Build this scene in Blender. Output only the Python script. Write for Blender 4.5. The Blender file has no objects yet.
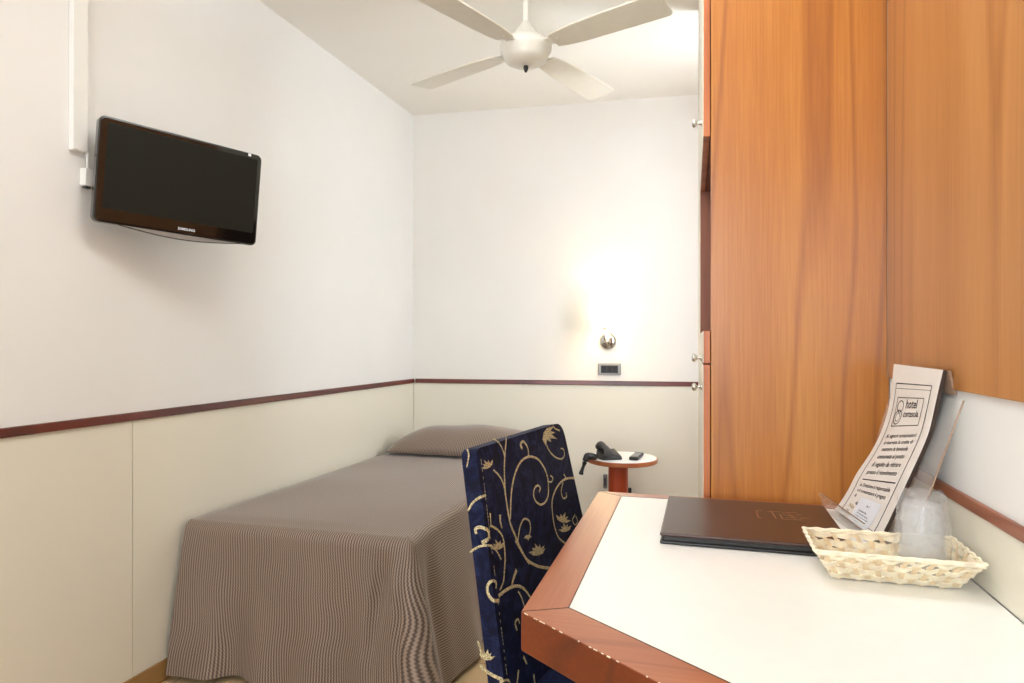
import bpy, bmesh, math, random
from mathutils import Vector, Matrix
random.seed(4)
PI = math.pi
H = 1.15; F = 660.0; Y0 = 342.0
TH = math.atan(180/F)
S, Cc = math.sin(TH), math.cos(TH)
FW = Vector((-S, Cc, 0)); RT = Vector((Cc, S, 0)); UP = Vector((0, 0, 1))
CAM = Vector((0, 0, H))
C = bpy.context.scene.collection

# ---------- measuring helpers: where a sight line meets a plane of the room
def ray(px, py): return FW + RT*((px-512)/F) + UP*((Y0-py)/F)
def on_plane(px, py, p0, n):
    d = ray(px, py); return CAM + d*((Vector(p0)-CAM).dot(n)/d.dot(n))
def at_z(px, py, z): return on_plane(px, py, (0, 0, z), UP)
def at_depth(px, py, Z): return CAM + ray(px, py)*Z

# ---------- materials
def new_mat(name):
    m = bpy.data.materials.new(name); m.use_nodes = True
    nt = m.node_tree; b = nt.nodes['Principled BSDF']
    return m, nt, b
def lin(c):
    f = lambda v: (v/255/12.92 if v/255 <= .04045 else ((v/255+.055)/1.055)**2.4)
    return (f(c[0]), f(c[1]), f(c[2]), 1)
def plain(name, rgb, rough=.5, metal=0, noise=.03, scale=30, coat=0, bump=0, bscale=200, spec=.5):
    m, nt, b = new_mat(name)
    b.inputs['Roughness'].default_value = rough; b.inputs['Metallic'].default_value = metal
    b.inputs['Coat Weight'].default_value = coat; b.inputs['Specular IOR Level'].default_value = spec
    tc = nt.nodes.new('ShaderNodeTexCoord'); n = nt.nodes.new('ShaderNodeTexNoise')
    n.inputs['Scale'].default_value = scale; nt.links.new(tc.outputs['Object'], n.inputs['Vector'])
    r = nt.nodes.new('ShaderNodeValToRGB'); c = lin(rgb)
    r.color_ramp.elements[0].position = .3; r.color_ramp.elements[1].position = .7
    r.color_ramp.elements[0].color = (c[0]*(1-noise), c[1]*(1-noise), c[2]*(1-noise), 1)
    r.color_ramp.elements[1].color = (min(1, c[0]*(1+noise)), min(1, c[1]*(1+noise)), min(1, c[2]*(1+noise)), 1)
    nt.links.new(n.outputs['Fac'], r.inputs['Fac']); nt.links.new(r.outputs['Color'], b.inputs['Base Color'])
    if bump:
        n2 = nt.nodes.new('ShaderNodeTexNoise'); n2.inputs['Scale'].default_value = bscale
        nt.links.new(tc.outputs['Object'], n2.inputs['Vector'])
        bp = nt.nodes.new('ShaderNodeBump'); bp.inputs['Strength'].default_value = bump; bp.inputs['Distance'].default_value = .002
        nt.links.new(n2.outputs['Fac'], bp.inputs['Height']); nt.links.new(bp.outputs['Normal'], b.inputs['Normal'])
    return m
def wood(name, dark, mid, light, axis='Z', rough=.35, coat=.3, fine=60, big=3.0, offset=(0, 0, 0)):
    """cherry-like veneer, grain running along one axis of the world"""
    m, nt, b = new_mat(name); L = nt.links.new; N = nt.nodes.new
    b.inputs['Roughness'].default_value = rough; b.inputs['Coat Weight'].default_value = coat
    b.inputs['Coat Roughness'].default_value = .25
    g = N('ShaderNodeNewGeometry')
    mp = N('ShaderNodeMapping'); mp.inputs['Location'].default_value = offset
    k = .1; sc = {'X': (k, 1, 1), 'Y': (1, k, 1), 'Z': (1, 1, k)}[axis]
    mp.inputs['Scale'].default_value = sc; L(g.outputs['Position'], mp.inputs['Vector'])
    n0 = N('ShaderNodeTexNoise'); n0.inputs['Scale'].default_value = big; n0.inputs['Detail'].default_value = 2
    L(mp.outputs['Vector'], n0.inputs['Vector'])
    # growth rings: contour lines of a smooth noise
    mul = N('ShaderNodeMath'); mul.operation = 'MULTIPLY'; mul.inputs[1].default_value = 11; L(n0.outputs['Fac'], mul.inputs[0])
    mp2 = N('ShaderNodeMapping'); k2 = .03
    mp2.inputs['Scale'].default_value = {'X': (k2, 1, 1), 'Y': (1, k2, 1), 'Z': (1, 1, k2)}[axis]
    L(g.outputs['Position'], mp2.inputs['Vector'])
    n1 = N('ShaderNodeTexNoise'); n1.inputs['Scale'].default_value = fine*3; n1.inputs['Detail'].default_value = 4
    L(mp2.outputs['Vector'], n1.inputs['Vector'])
    n2 = N('ShaderNodeTexNoise'); n2.inputs['Scale'].default_value = 9; n2.inputs['Detail'].default_value = 2
    L(mp2.outputs['Vector'], n2.inputs['Vector'])
    def mad(a, ka, bb, kb):
        x = N('ShaderNodeMath'); x.operation = 'MULTIPLY'; x.inputs[1].default_value = ka; L(a, x.inputs[0])
        y = N('ShaderNodeMath'); y.operation = 'MULTIPLY_ADD'; y.inputs[1].default_value = kb; L(bb, y.inputs[0]); L(x.outputs[0], y.inputs[2])
        return y.outputs[0]
    tri = N('ShaderNodeMath'); tri.operation = 'PINGPONG'; tri.inputs[1].default_value = .5; L(mul.outputs[0], tri.inputs[0])
    ml = N('ShaderNodeMapRange'); ml.inputs['From Max'].default_value = .16; L(tri.outputs[0], ml.inputs['Value'])
    v = mad(ml.outputs[0], .22, n1.outputs['Fac'], .32)
    v = mad(v, .95, n2.outputs['Fac'], .45)
    r = N('ShaderNodeValToRGB'); e = r.color_ramp.elements
    e[0].position = .34; e[0].color = lin(dark); e[1].position = .76; e[1].color = lin(light)
    q = e.new(.56); q.color = lin(mid)
    L(v, r.inputs['Fac']); L(r.outputs['Color'], b.inputs['Base Color'])
    return m
def glassy(name, col=(1, 1, 1), rough=.02, alpha=.25, ior=1.2):
    m, nt, b = new_mat(name)
    b.inputs['Base Color'].default_value = (*col, 1); b.inputs['Roughness'].default_value = rough
    b.inputs['Alpha'].default_value = alpha; b.inputs['Coat Weight'].default_value = .6
    return m
def emis(name, rgb, st):
    m, nt, b = new_mat(name)
    b.inputs['Base Color'].default_value = lin(rgb); b.inputs['Emission Color'].default_value = lin(rgb)
    b.inputs['Emission Strength'].default_value = st
    return m

M = {}
M['wall'] = plain('white_plaster', (236, 234, 230), .7, noise=.012, scale=3, bump=.06, bscale=60, spec=.3)
M['wall_back'] = plain('warm_white_plaster', (238, 234, 227), .7, noise=.012, scale=3, bump=.06, bscale=60, spec=.3)
M['ceil'] = plain('ceiling_plaster', (240, 235, 226), .75, noise=.015, scale=2, bump=.05, bscale=50, spec=.3)
M['cream'] = plain('cream_laminate', (232, 226, 209), .38, noise=.01, scale=2, spec=.5)
M['doorface'] = plain('cream_door_laminate', (232, 225, 205), .4, noise=.01)
M['desk_white'] = plain('white_laminate', (250, 249, 244), .3, noise=.008)
M['gap'] = plain('dark_gap', (60, 50, 40), .8)
M['trim'] = wood('mahogany_trim', (66, 18, 8), (92, 28, 14), (112, 42, 22), 'Y', .3)
M['trim_x'] = wood('mahogany_trim_back', (66, 18, 8), (92, 28, 14), (112, 42, 22), 'X', .3)
M['trim_right'] = wood('brown_trim', (128, 74, 54), (150, 92, 68), (168, 110, 84), 'Y', .35)
CH = ((158, 92, 28), (184, 114, 40), (204, 138, 58))
M['cherry'] = wood('cherry_veneer', *CH, 'Z', .36, .6, offset=(.3, 0, 0))
M['cherry2'] = wood('cherry_panel_veneer', (154, 94, 40), (178, 118, 58), (196, 138, 78), 'Z', .38, .7, offset=(1.7, .4, 0), big=2.4)
M['cherry_edge'] = wood('cherry_edge', (170, 92, 44), (192, 112, 62), (205, 132, 82), 'Z', .4, .2)
M['cherry_dark'] = wood('dark_cherry', (98, 48, 24), (124, 64, 32), (146, 80, 44), 'Z', .5, .1)
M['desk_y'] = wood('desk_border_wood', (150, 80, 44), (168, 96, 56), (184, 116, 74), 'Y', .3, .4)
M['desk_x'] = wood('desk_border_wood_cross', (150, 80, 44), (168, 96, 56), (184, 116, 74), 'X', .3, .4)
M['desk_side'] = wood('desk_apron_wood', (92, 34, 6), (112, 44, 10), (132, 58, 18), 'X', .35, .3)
M['redwood'] = wood('orange_red_wood', (150, 52, 20), (172, 66, 28), (188, 84, 40), 'Z', .35, .3)
M['floor'] = None
M['oak'] = wood('oak_baseboard', (116, 84, 44), (150, 112, 64), (176, 138, 86), 'Y', .45, .1)
M['white_plastic'] = plain('white_plastic', (240, 238, 232), .35, noise=.01)
M['fan_white'] = plain('fan_enamel', (236, 231, 220), .35, noise=.02, coat=.2)
M['fan_blade'] = plain('fan_blade_enamel', (226, 219, 205), .45, noise=.02)
M['black_gloss'] = plain('black_gloss', (10, 10, 10), .12, noise=.0, coat=.5)
M['screen'] = plain('screen', (30, 29, 22), .6, spec=.15, noise=.0)
M['grey_plastic'] = plain('grey_plastic', (120, 118, 112), .4)
M['silver'] = plain('silver_plastic', (150, 148, 144), .35, metal=.4)
M['chrome'] = plain('chrome', (215, 212, 205), .12, metal=1, noise=0)
M['brass'] = plain('dull_metal', (120, 112, 98), .35, metal=.8)
M['black'] = plain('black_plastic', (22, 21, 22), .4)
M['dark_grey'] = plain('dark_grey_plastic', (62, 60, 62), .4)
M['btn'] = plain('light_buttons', (190, 186, 184), .5)
M['leather'] = plain('brown_leather', (62, 33, 22), .33, noise=.12, scale=12, coat=.15, bump=.25, bscale=500)
M['leather_edge'] = plain('black_leather_edge', (30, 28, 26), .35, noise=.1)
M['tool'] = plain('tooled_gold', (158, 120, 84), .5, noise=.15, scale=200)
M['paper'] = plain('paper', (233, 226, 218), .6, noise=.01)
M['card'] = plain('white_card', (232, 234, 240), .55, noise=.01)
M['ink'] = plain('grey_ink', (66, 62, 60), .7)
M['inkgold'] = plain('ochre_ink', (190, 160, 110), .7)
M['board_edge'] = plain('dark_board_edge', (60, 44, 34), .6)
M['straw'] = plain('woven_straw', (250, 234, 206), .6, noise=.12, scale=60, bump=.3, bscale=300)
M['straw2'] = plain('woven_straw_stake', (238, 216, 178), .65, noise=.12, scale=60)
M['acrylic'] = glassy('acrylic', (.93, .95, .93), .03, .16)
M['acrylic_edge'] = glassy('acrylic_edge', (.40, .26, .18), .2, .8)
M['glass'] = glassy('glass', (.95, .96, .96), .03, .22)
M['gold'] = None

def floor_mat():
    m, nt, b = new_mat('oak_parquet'); L = nt.links.new; N = nt.nodes.new
    g = N('ShaderNodeNewGeometry'); mp = N('ShaderNodeMapping'); mp.inputs['Rotation'].default_value = (0, 0, PI/2)
    L(g.outputs['Position'], mp.inputs['Vector'])
    br = N('ShaderNodeTexBrick'); br.inputs['Scale'].default_value = 1; br.inputs['Brick Width'].default_value = .9
    br.inputs['Row Height'].default_value = .13; br.inputs['Mortar Size'].default_value = .0015
    br.inputs['Color1'].default_value = lin((208, 174, 128)); br.inputs['Color2'].default_value = lin((224, 194, 150))
    br.inputs['Mortar'].default_value = lin((130, 92, 52)); L(mp.outputs['Vector'], br.inputs['Vector'])
    mp2 = N('ShaderNodeMapping'); mp2.inputs['Scale'].default_value = (60, 3, 3); L(g.outputs['Position'], mp2.inputs['Vector'])
    n = N('ShaderNodeTexNoise'); n.inputs['Scale'].default_value = 1; n.inputs['Detail'].default_value = 4; L(mp2.outputs['Vector'], n.inputs['Vector'])
    mx = N('ShaderNodeMix'); mx.data_type = 'RGBA'; mx.blend_type = 'MULTIPLY'; mx.inputs[0].default_value = .35
    L(br.outputs['Color'], mx.inputs[6]); L(n.outputs['Fac'], mx.inputs[7]); L(mx.outputs[2], b.inputs['Base Color'])
    b.inputs['Roughness'].default_value = .4
    return m
M['floor'] = floor_mat()

def spread_mat():
    m, nt, b = new_mat('brown_ribbed_cloth'); L = nt.links.new; N = nt.nodes.new
    uv = N('ShaderNodeUVMap'); uv.uv_map = 'UVMap'
    sep = N('ShaderNodeSeparateXYZ'); L(uv.outputs['UV'], sep.inputs[0])
    def math_(op, a, bv, c=None):
        x = N('ShaderNodeMath'); x.operation = op
        for i, q in enumerate((a, bv, c)):
            if q is None: continue
            if isinstance(q, (int, float)): x.inputs[i].default_value = q
            else: L(q, x.inputs[i])
        return x.outputs[0]
    ns = N('ShaderNodeTexNoise'); ns.inputs['Scale'].default_value = 3.5; ns.inputs['Detail'].default_value = 1; L(uv.outputs['UV'], ns.inputs['Vector'])
    u = math_('MULTIPLY_ADD', ns.outputs['Fac'], .06, sep.outputs['X'])
    s1 = math_('SINE', math_('MULTIPLY', u, 2*PI/.0086), 0)
    zz = math_('SINE', math_('MULTIPLY', sep.outputs['Y'], 2*PI/.0125), 0)
    s2 = math_('SINE', math_('ADD', math_('MULTIPLY', u, 2*PI/.0086), math_('MULTIPLY', zz, .5)), 0)
    v = math_('MULTIPLY_ADD', s2, .5, .5)
    fn = N('ShaderNodeTexNoise'); fn.inputs['Scale'].default_value = 260; fn.inputs['Detail'].default_value = 2; L(uv.outputs['UV'], fn.inputs['Vector'])
    v = math_('ADD', math_('MULTIPLY', v, .7), math_('MULTIPLY', fn.outputs['Fac'], .4))
    r = N('ShaderNodeValToRGB'); e = r.color_ramp.elements
    e[0].position = .15; e[0].color = lin((66, 50, 40)); e[1].position = .95; e[1].color = lin((162, 142, 126))
    L(v, r.inputs['Fac']); L(r.outputs['Color'], b.inputs['Base Color'])
    b.inputs['Roughness'].default_value = .55; b.inputs['Sheen Weight'].default_value = .3
    b.inputs['Sheen Roughness'].default_value = .4
    bp = N('ShaderNodeBump'); bp.inputs['Strength'].default_value = .35; bp.inputs['Distance'].default_value = .001
    L(v, bp.inputs['Height']); L(bp.outputs['Normal'], b.inputs['Normal'])
    return m
M['spread'] = spread_mat()

def navy_mat():
    m, nt, b = new_mat('navy_damask'); L = nt.links.new; N = nt.nodes.new
    tc = N('ShaderNodeTexCoord')
    n = N('ShaderNodeTexNoise'); n.inputs['Scale'].default_value = 28; n.inputs['Detail'].default_value = 5; n.inputs['Distortion'].default_value = 1.5
    L(tc.outputs['Object'], n.inputs['Vector'])
    mp = N('ShaderNodeMapping'); mp.inputs['Scale'].default_value = (40, 40, 400); L(tc.outputs['Object'], mp.inputs['Vector'])
    n2 = N('ShaderNodeTexNoise'); n2.inputs['Scale'].default_value = 1; n2.inputs['Detail'].default_value = 3; L(mp.outputs['Vector'], n2.inputs['Vector'])
    ad = N('ShaderNodeMath'); ad.operation = 'MULTIPLY_ADD'; ad.inputs[1].default_value = .35; L(n2.outputs['Fac'], ad.inputs[0]); L(n.outputs['Fac'], ad.inputs[2])
    r = N('ShaderNodeValToRGB'); e = r.color_ramp.elements
    e[0].position = .5; e[0].color = lin((10, 13, 32)); e[1].position = .88; e[1].color = lin((32, 42, 76))
    q = e.new(.66); q.color = lin((11, 18, 52))
    L(ad.outputs[0], r.inputs['Fac']); L(r.outputs['Color'], b.inputs['Base Color'])
    b.inputs['Roughness'].default_value = .65; b.inputs['Specular IOR Level'].default_value = .2
    bp = N('ShaderNodeBump'); bp.inputs['Strength'].default_value = .4; bp.inputs['Distance'].default_value = .002
    L(ad.outputs[0], bp.inputs['Height']); L(bp.outputs['Normal'], b.inputs['Normal'])
    return m
M['navy'] = navy_mat()
def gold_mat():
    m, nt, b = new_mat('gold_thread'); L = nt.links.new; N = nt.nodes.new
    tc = N('ShaderNodeTexCoord'); n = N('ShaderNodeTexNoise'); n.inputs['Scale'].default_value = 420; n.inputs['Detail'].default_value = 1
    L(tc.outputs['Object'], n.inputs['Vector'])
    r = N('ShaderNodeValToRGB'); e = r.color_ramp.elements
    e[0].position = .38; e[0].color = lin((128, 120, 92)); e[1].position = .62; e[1].color = lin((228, 212, 164))
    L(n.outputs['Fac'], r.inputs['Fac']); L(r.outputs['Color'], b.inputs['Base Color']); b.inputs['Roughness'].default_value = .5
    return m
M['gold'] = gold_mat()

# ---------- mesh helpers
def obj(name, bm, mats, parent=None, smooth=False, bevel=0, seg=2):
    me = bpy.data.meshes.new(name); bmesh.ops.recalc_face_normals(bm, faces=bm.faces)
    if smooth:
        for f in bm.faces: f.smooth = True
    bm.to_mesh(me); bm.free()
    for mt in (mats if isinstance(mats, (list, tuple)) else [mats]): me.materials.append(M[mt])
    o = bpy.data.objects.new(name, me); C.objects.link(o)
    if parent is not None:
        o.parent = parent
        o.matrix_parent_inverse = Matrix.LocRotScale(parent.location, parent.rotation_euler, None).inverted()
    if bevel:
        b = o.modifiers.new('bevel', 'BEVEL'); b.width = bevel; b.segments = seg; b.limit_method = 'ANGLE'; b.angle_limit = math.radians(35)
    return o
def thing(name, label, cat, loc, group=None):
    o = bpy.data.objects.new(name, None); C.objects.link(o); o.location = loc; o.empty_display_size = .05
    return tag(o, label, cat, group)
def tag(o, label, cat, group=None):
    o['label'] = label; o['category'] = cat
    if group: o['group'] = group
    return o
def struct(name, bm, mats, parent=None, **k):
    o = obj(name, bm, mats, parent, **k)
    o['kind'] = 'structure'
    return o
def BM(): return bmesh.new()
def hexa(bm, pts, mi=0):
    """pts: 4 bottom + 4 top"""
    v = [bm.verts.new(p) for p in pts]
    fs = [(3, 2, 1, 0), (4, 5, 6, 7), (0, 1, 5, 4), (1, 2, 6, 5), (2, 3, 7, 6), (3, 0, 4, 7)]
    for f in fs:
        q = bm.faces.new([v[i] for i in f]); q.material_index = mi
def box(bm, x0, x1, y0, y1, z0, z1, mi=0, mat=None):
    p = [Vector(q) for q in ((x0, y0, z0), (x1, y0, z0), (x1, y1, z0), (x0, y1, z0), (x0, y0, z1), (x1, y0, z1), (x1, y1, z1), (x0, y1, z1))]
    if mat: p = [mat @ q for q in p]
    hexa(bm, p, mi)
def prism(bm, poly, z0, z1, mi=0, mat=None):
    a = [Vector((x, y, z0)) for x, y in poly]; b = [Vector((x, y, z1)) for x, y in poly]
    if mat: a = [mat @ q for q in a]; b = [mat @ q for q in b]
    a = [bm.verts.new(q) for q in a]; b = [bm.verts.new(q) for q in b]
    n = len(a); fs = [bm.faces.new(a[::-1]), bm.faces.new(b)]
    for i in range(n): fs.append(bm.faces.new((a[i], a[(i+1) % n], b[(i+1) % n], b[i])))
    for f in fs: f.material_index = mi
def lathe(bm, prof, mat=None, seg=40, mi=0, closed=True):
    rings = []
    for r, z in prof:
        if r < 1e-6: rings.append([bm.verts.new((mat or Matrix()) @ Vector((0, 0, z)))])
        else: rings.append([bm.verts.new((mat or Matrix()) @ Vector((r*math.cos(2*PI*i/seg), r*math.sin(2*PI*i/seg), z))) for i in range(seg)])
    for a, b in zip(rings, rings[1:]):
        for i in range(seg):
            j = (i+1) % seg
            if len(a) == 1 and len(b) == 1: continue
            if len(a) == 1: f = bm.faces.new((a[0], b[j], b[i]))
            elif len(b) == 1: f = bm.faces.new((a[i], a[j], b[0]))
            else: f = bm.faces.new((a[i], a[j], b[j], b[i]))
            f.material_index = mi
def tube(bm, pts, r, seg=8, mi=0, caps=True):
    pts = [Vector(p) for p in pts]; rings = []
    n = len(pts); up = Vector((0, 0, 1))
    for i, p in enumerate(pts):
        t = (pts[min(i+1, n-1)] - pts[max(i-1, 0)]).normalized()
        a = t.cross(up if abs(t.z) < .9 else Vector((1, 0, 0))).normalized(); b = t.cross(a)
        rr = r[i] if isinstance(r, (list, tuple)) else r
        rings.append([bm.verts.new(p + a*rr*math.cos(2*PI*k/seg) + b*rr*math.sin(2*PI*k/seg)) for k in range(seg)])
    for A, B in zip(rings, rings[1:]):
        for k in range(seg):
            f = bm.faces.new((A[k], A[(k+1) % seg], B[(k+1) % seg], B[k])); f.material_index = mi; f.smooth = True
    if caps:
        bm.faces.new(rings[0][::-1]).material_index = mi; bm.faces.new(rings[-1]).material_index = mi
def frame(origin, ex, ez):
    ex = Vector(ex).normalized(); ez = Vector(ez); ez = (ez - ex*ez.dot(ex)).normalized(); ey = ez.cross(ex)
    m = Matrix.Identity(4)
    for i in range(3): m[i][0], m[i][1], m[i][2], m[i][3] = ex[i], ey[i], ez[i], origin[i]
    return m
def smooth_path(pts, n=6):
    """Catmull-Rom"""
    P = [pts[0]] + list(pts) + [pts[-1]]; out = []
    for i in range(1, len(P)-2):
        for k in range(n):
            t = k/n; q = []
            for d in range(len(pts[0])):
                a, b, c, e = P[i-1][d], P[i][d], P[i+1][d], P[i+2][d]
                q.append(.5*((2*b) + (c-a)*t + (2*a-5*b+4*c-e)*t*t + (3*b-a-3*c+e)*t**3))
            out.append(tuple(q))
    out.append(tuple(pts[-1])); return out
def text_tris(s, size, align='LEFT', bold=.018):
    cu = bpy.data.curves.new('t', 'FONT'); cu.body = s; cu.size = size; cu.align_x = align; cu.resolution_u = 2; cu.offset = size*bold
    o = bpy.data.objects.new('t', cu); C.objects.link(o)
    dg = bpy.context.evaluated_depsgraph_get(); me = bpy.data.meshes.new_from_object(o.evaluated_get(dg))
    vs = [(v.co.x, v.co.y) for v in me.vertices]; fs = [tuple(p.vertices) for p in me.polygons]
    bpy.data.objects.remove(o); bpy.data.curves.remove(cu); bpy.data.meshes.remove(me)
    return vs, fs
def add_text(bm, s, size, fn, align='LEFT', mi=0):
    vs, fs = text_tris(s, size, align); v = [bm.verts.new(fn(x, y)) for x, y in vs]
    for f in fs:
        try: bm.faces.new([v[i] for i in f]).material_index = mi
        except ValueError: pass

# ================= SETTING
HC = 2.56
WL = lambda y: -1.806 + .0348*y            # left wall line
LB = Vector((WL(3.80), 3.80, 0)); RB = Vector((.434, 3.93, 0)); XR = .434
YF = -1.9
ZT = .91
def quad_wall(name, p, q, mat, nrm, z0=0, z1=HC, t=.1):
    bm = BM(); n = Vector(nrm)
    hexa(bm, [p+UP*z0, q+UP*z0, q-n*t+UP*z0, p-n*t+UP*z0, p+UP*z1, q+UP*z1, q-n*t+UP*z1, p-n*t+UP*z1])
    return struct(name, bm, mat)
dl = Vector((.0348, 1, 0)).normalized(); nl = Vector((dl.y, -dl.x, 0))
PL0 = Vector((WL(YF), YF, 0))
wl = quad_wall('wall_left', PL0, LB, 'wall', nl)
db = (RB-LB).normalized(); nb = Vector((db.y, -db.x, 0))
wb = quad_wall('wall_back', LB-db*.1, RB+db*.1, 'wall_back', nb)
gy0, gy1, gz0, gz1 = 2.95, 3.30, .80, 2.36      # window beside the bed, beyond the wardrobe
bm = BM(); box(bm, XR, XR+.1, YF, gy0, 0, HC); box(bm, XR, XR+.1, gy1, 4.0, 0, HC)
box(bm, XR, XR+.1, gy0, gy1, 0, gz0); box(bm, XR, XR+.1, gy0, gy1, gz1, HC)
wr = struct('wall_right', bm, 'wall')
bm = BM(); w = .045
box(bm, XR+.03, XR+.08, gy0, gy0+w, gz0, gz1); box(bm, XR+.03, XR+.08, gy1-w, gy1, gz0, gz1)
box(bm, XR+.03, XR+.08, gy0+w, gy1-w, gz0, gz0+w); box(bm, XR+.03, XR+.08, gy0+w, gy1-w, gz1-w, gz1)
box(bm, XR+.03, XR+.08, (gy0+gy1)/2-.03, (gy0+gy1)/2+.03, gz0+w, gz1-w)
struct('window_2', bm, 'white_plastic')
bm = BM(); box(bm, -2.0, .6, YF-.2, 4.1, -.1, 0); struct('floor', bm, 'floor')
bm = BM(); box(bm, -2.0, .6, YF-.2, 4.1, HC, HC+.1); struct('ceiling', bm, 'ceil')
# front wall behind the viewer with an added window opening for fill light
bm = BM(); wx0, wx1, wz0, wz1 = -1.45, .1, .85, 2.3
x0, x1 = WL(YF)-.1, XR+.1
box(bm, x0, wx0, YF-.12, YF, 0, HC); box(bm, wx1, x1, YF-.12, YF, 0, HC)
box(bm, wx0, wx1, YF-.12, YF, 0, wz0); box(bm, wx0, wx1, YF-.12, YF, wz1, HC)
struct('wall_front', bm, 'wall')
bm = BM(); w = .05
box(bm, wx0, wx0+w, YF-.09, YF-.03, wz0, wz1); box(bm, wx1-w, wx1, YF-.09, YF-.03, wz0, wz1)
box(bm, wx0+w, wx1-w, YF-.09, YF-.03, wz0, wz0+w); box(bm, wx0+w, wx1-w, YF-.09, YF-.03, wz1-w, wz1)
box(bm, (wx0+wx1)/2-.03, (wx0+wx1)/2+.03, YF-.09, YF-.03, wz0+w, wz1-w)
struct('fill_window', bm, 'white_plastic')

# wainscot boards on the left and back walls
ys = on_plane(131, 500, LB, nl).y
def along(y): return Vector((WL(y), y, 0))
bm = BM()
for a, b in ((YF, ys-.0015), (ys+.0015, 3.79)):
    p, q = along(a), along(b); t = nl*.006
    hexa(bm, [p, q, q+t, p+t, p+UP*(ZT-.006), q+UP*(ZT-.006), q+t+UP*(ZT-.006), p+t+UP*(ZT-.006)])
p, q = along(ys-.002), along(ys+.002); t = nl*.0015
hexa(bm, [p, q, q+t, p+t, p+UP*ZT, q+UP*ZT, q+t+UP*ZT, p+t+UP*ZT], 1)
struct('wainscot_panel', bm, ['cream', 'gap'], wl)
bm = BM(); p, q = LB+db*.006, RB; t = nb*.006
hexa(bm, [p, q, q+t, p+t, p+UP*(ZT-.006), q+UP*(ZT-.006), q+t+UP*(ZT-.006), p+t+UP*(ZT-.006)])
struct('wainscot_panel', bm, 'cream', wb)
def rail(name, p, q, n, z, mat, h=.013, t=.016):
    bm = BM(); s = n*t; a, b = UP*(z-h), UP*(z+h)
    hexa(bm, [p+a, q+a, q+s+a, p+s+a, p+b, q+b, q+s*.8+b, p+s*.8+b])
    return struct(name, bm, mat, bevel=.003)
rail('trim_1', along(YF), along(3.79), nl, ZT, 'trim')
rail('trim_2', LB+db*.018, RB-db*.01, nb, ZT, 'trim_x')
# right wall strip above the desk
zr = .8915
bm = BM(); box(bm, XR-.006, XR, -1.2, 1.668, .775, zr-.01); struct('wainscot_panel', bm, 'cream', wr)
rail('trim_3', Vector((XR, -1.2, 0)), Vector((XR, 1.668, 0)), Vector((-1, 0, 0)), zr, 'trim_right', h=.010, t=.010)
bm = BM(); hb = .07
p, q = along(YF)+nl*.006, along(3.76)+nl*.006; t = nl*.012
hexa(bm, [p, q, q+t, p+t, p+UP*hb, q+UP*hb, q+t*.6+UP*hb, p+t*.6+UP*hb])
struct('baseboard_left', bm, 'oak', bevel=.002)
bm = BM(); p, q = LB+db*.03+nb*.006, RB-db*.01+nb*.006; t = nb*.012
hexa(bm, [p, q, q+t, p+t, p+UP*hb, q+UP*hb, q+t*.6+UP*hb, p+t*.6+UP*hb])
struct('baseboard_back', bm, 'oak', bevel=.002)

# ================= BED
bx0 = lambda y: WL(y)+.036
bxR = -.845; by0, by1 = 1.915, 3.775; bz = .526
bed = thing('single_bed', 'single bed base and mattress hidden under the brown bedspread along the left wall', 'bed', (-1.27, 2.85, 0))
bm = BM(); hexa(bm, [Vector(v) for v in ((bx0(by0)+.02, by0+.03, .10), (bxR-.03, by0+.03, .10), (bxR-.03, by1-.01, .10), (bx0(by1)+.02, by1-.01, .10),
    (bx0(by0)+.02, by0+.03, .30), (bxR-.03, by0+.03, .30), (bxR-.03, by1-.01, .30), (bx0(by1)+.02, by1-.01, .30))]); obj('bed_base', bm, 'oak', bed, bevel=.01)
bm = BM(); hexa(bm, [Vector(v) for v in ((bx0(by0)+.02, by0+.03, .30), (bxR-.03, by0+.03, .30), (bxR-.03, by1-.01, .30), (bx0(by1)+.02, by1-.01, .30),
    (bx0(by0)+.02, by0+.03, .51), (bxR-.03, by0+.03, .51), (bxR-.03, by1-.01, .51), (bx0(by1)+.02, by1-.01, .51))]); obj('mattress', bm, 'paper', bed, bevel=.03, seg=4)
for lx, ly in ((-1.66, 2.02), (-.95, 2.02), (-1.62, 3.66), (-.95, 3.66)):
    bm = BM(); box(bm, lx-.025, lx+.025, ly-.025, ly+.025, 0, .10); obj('leg', bm, 'oak', bed)

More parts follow.
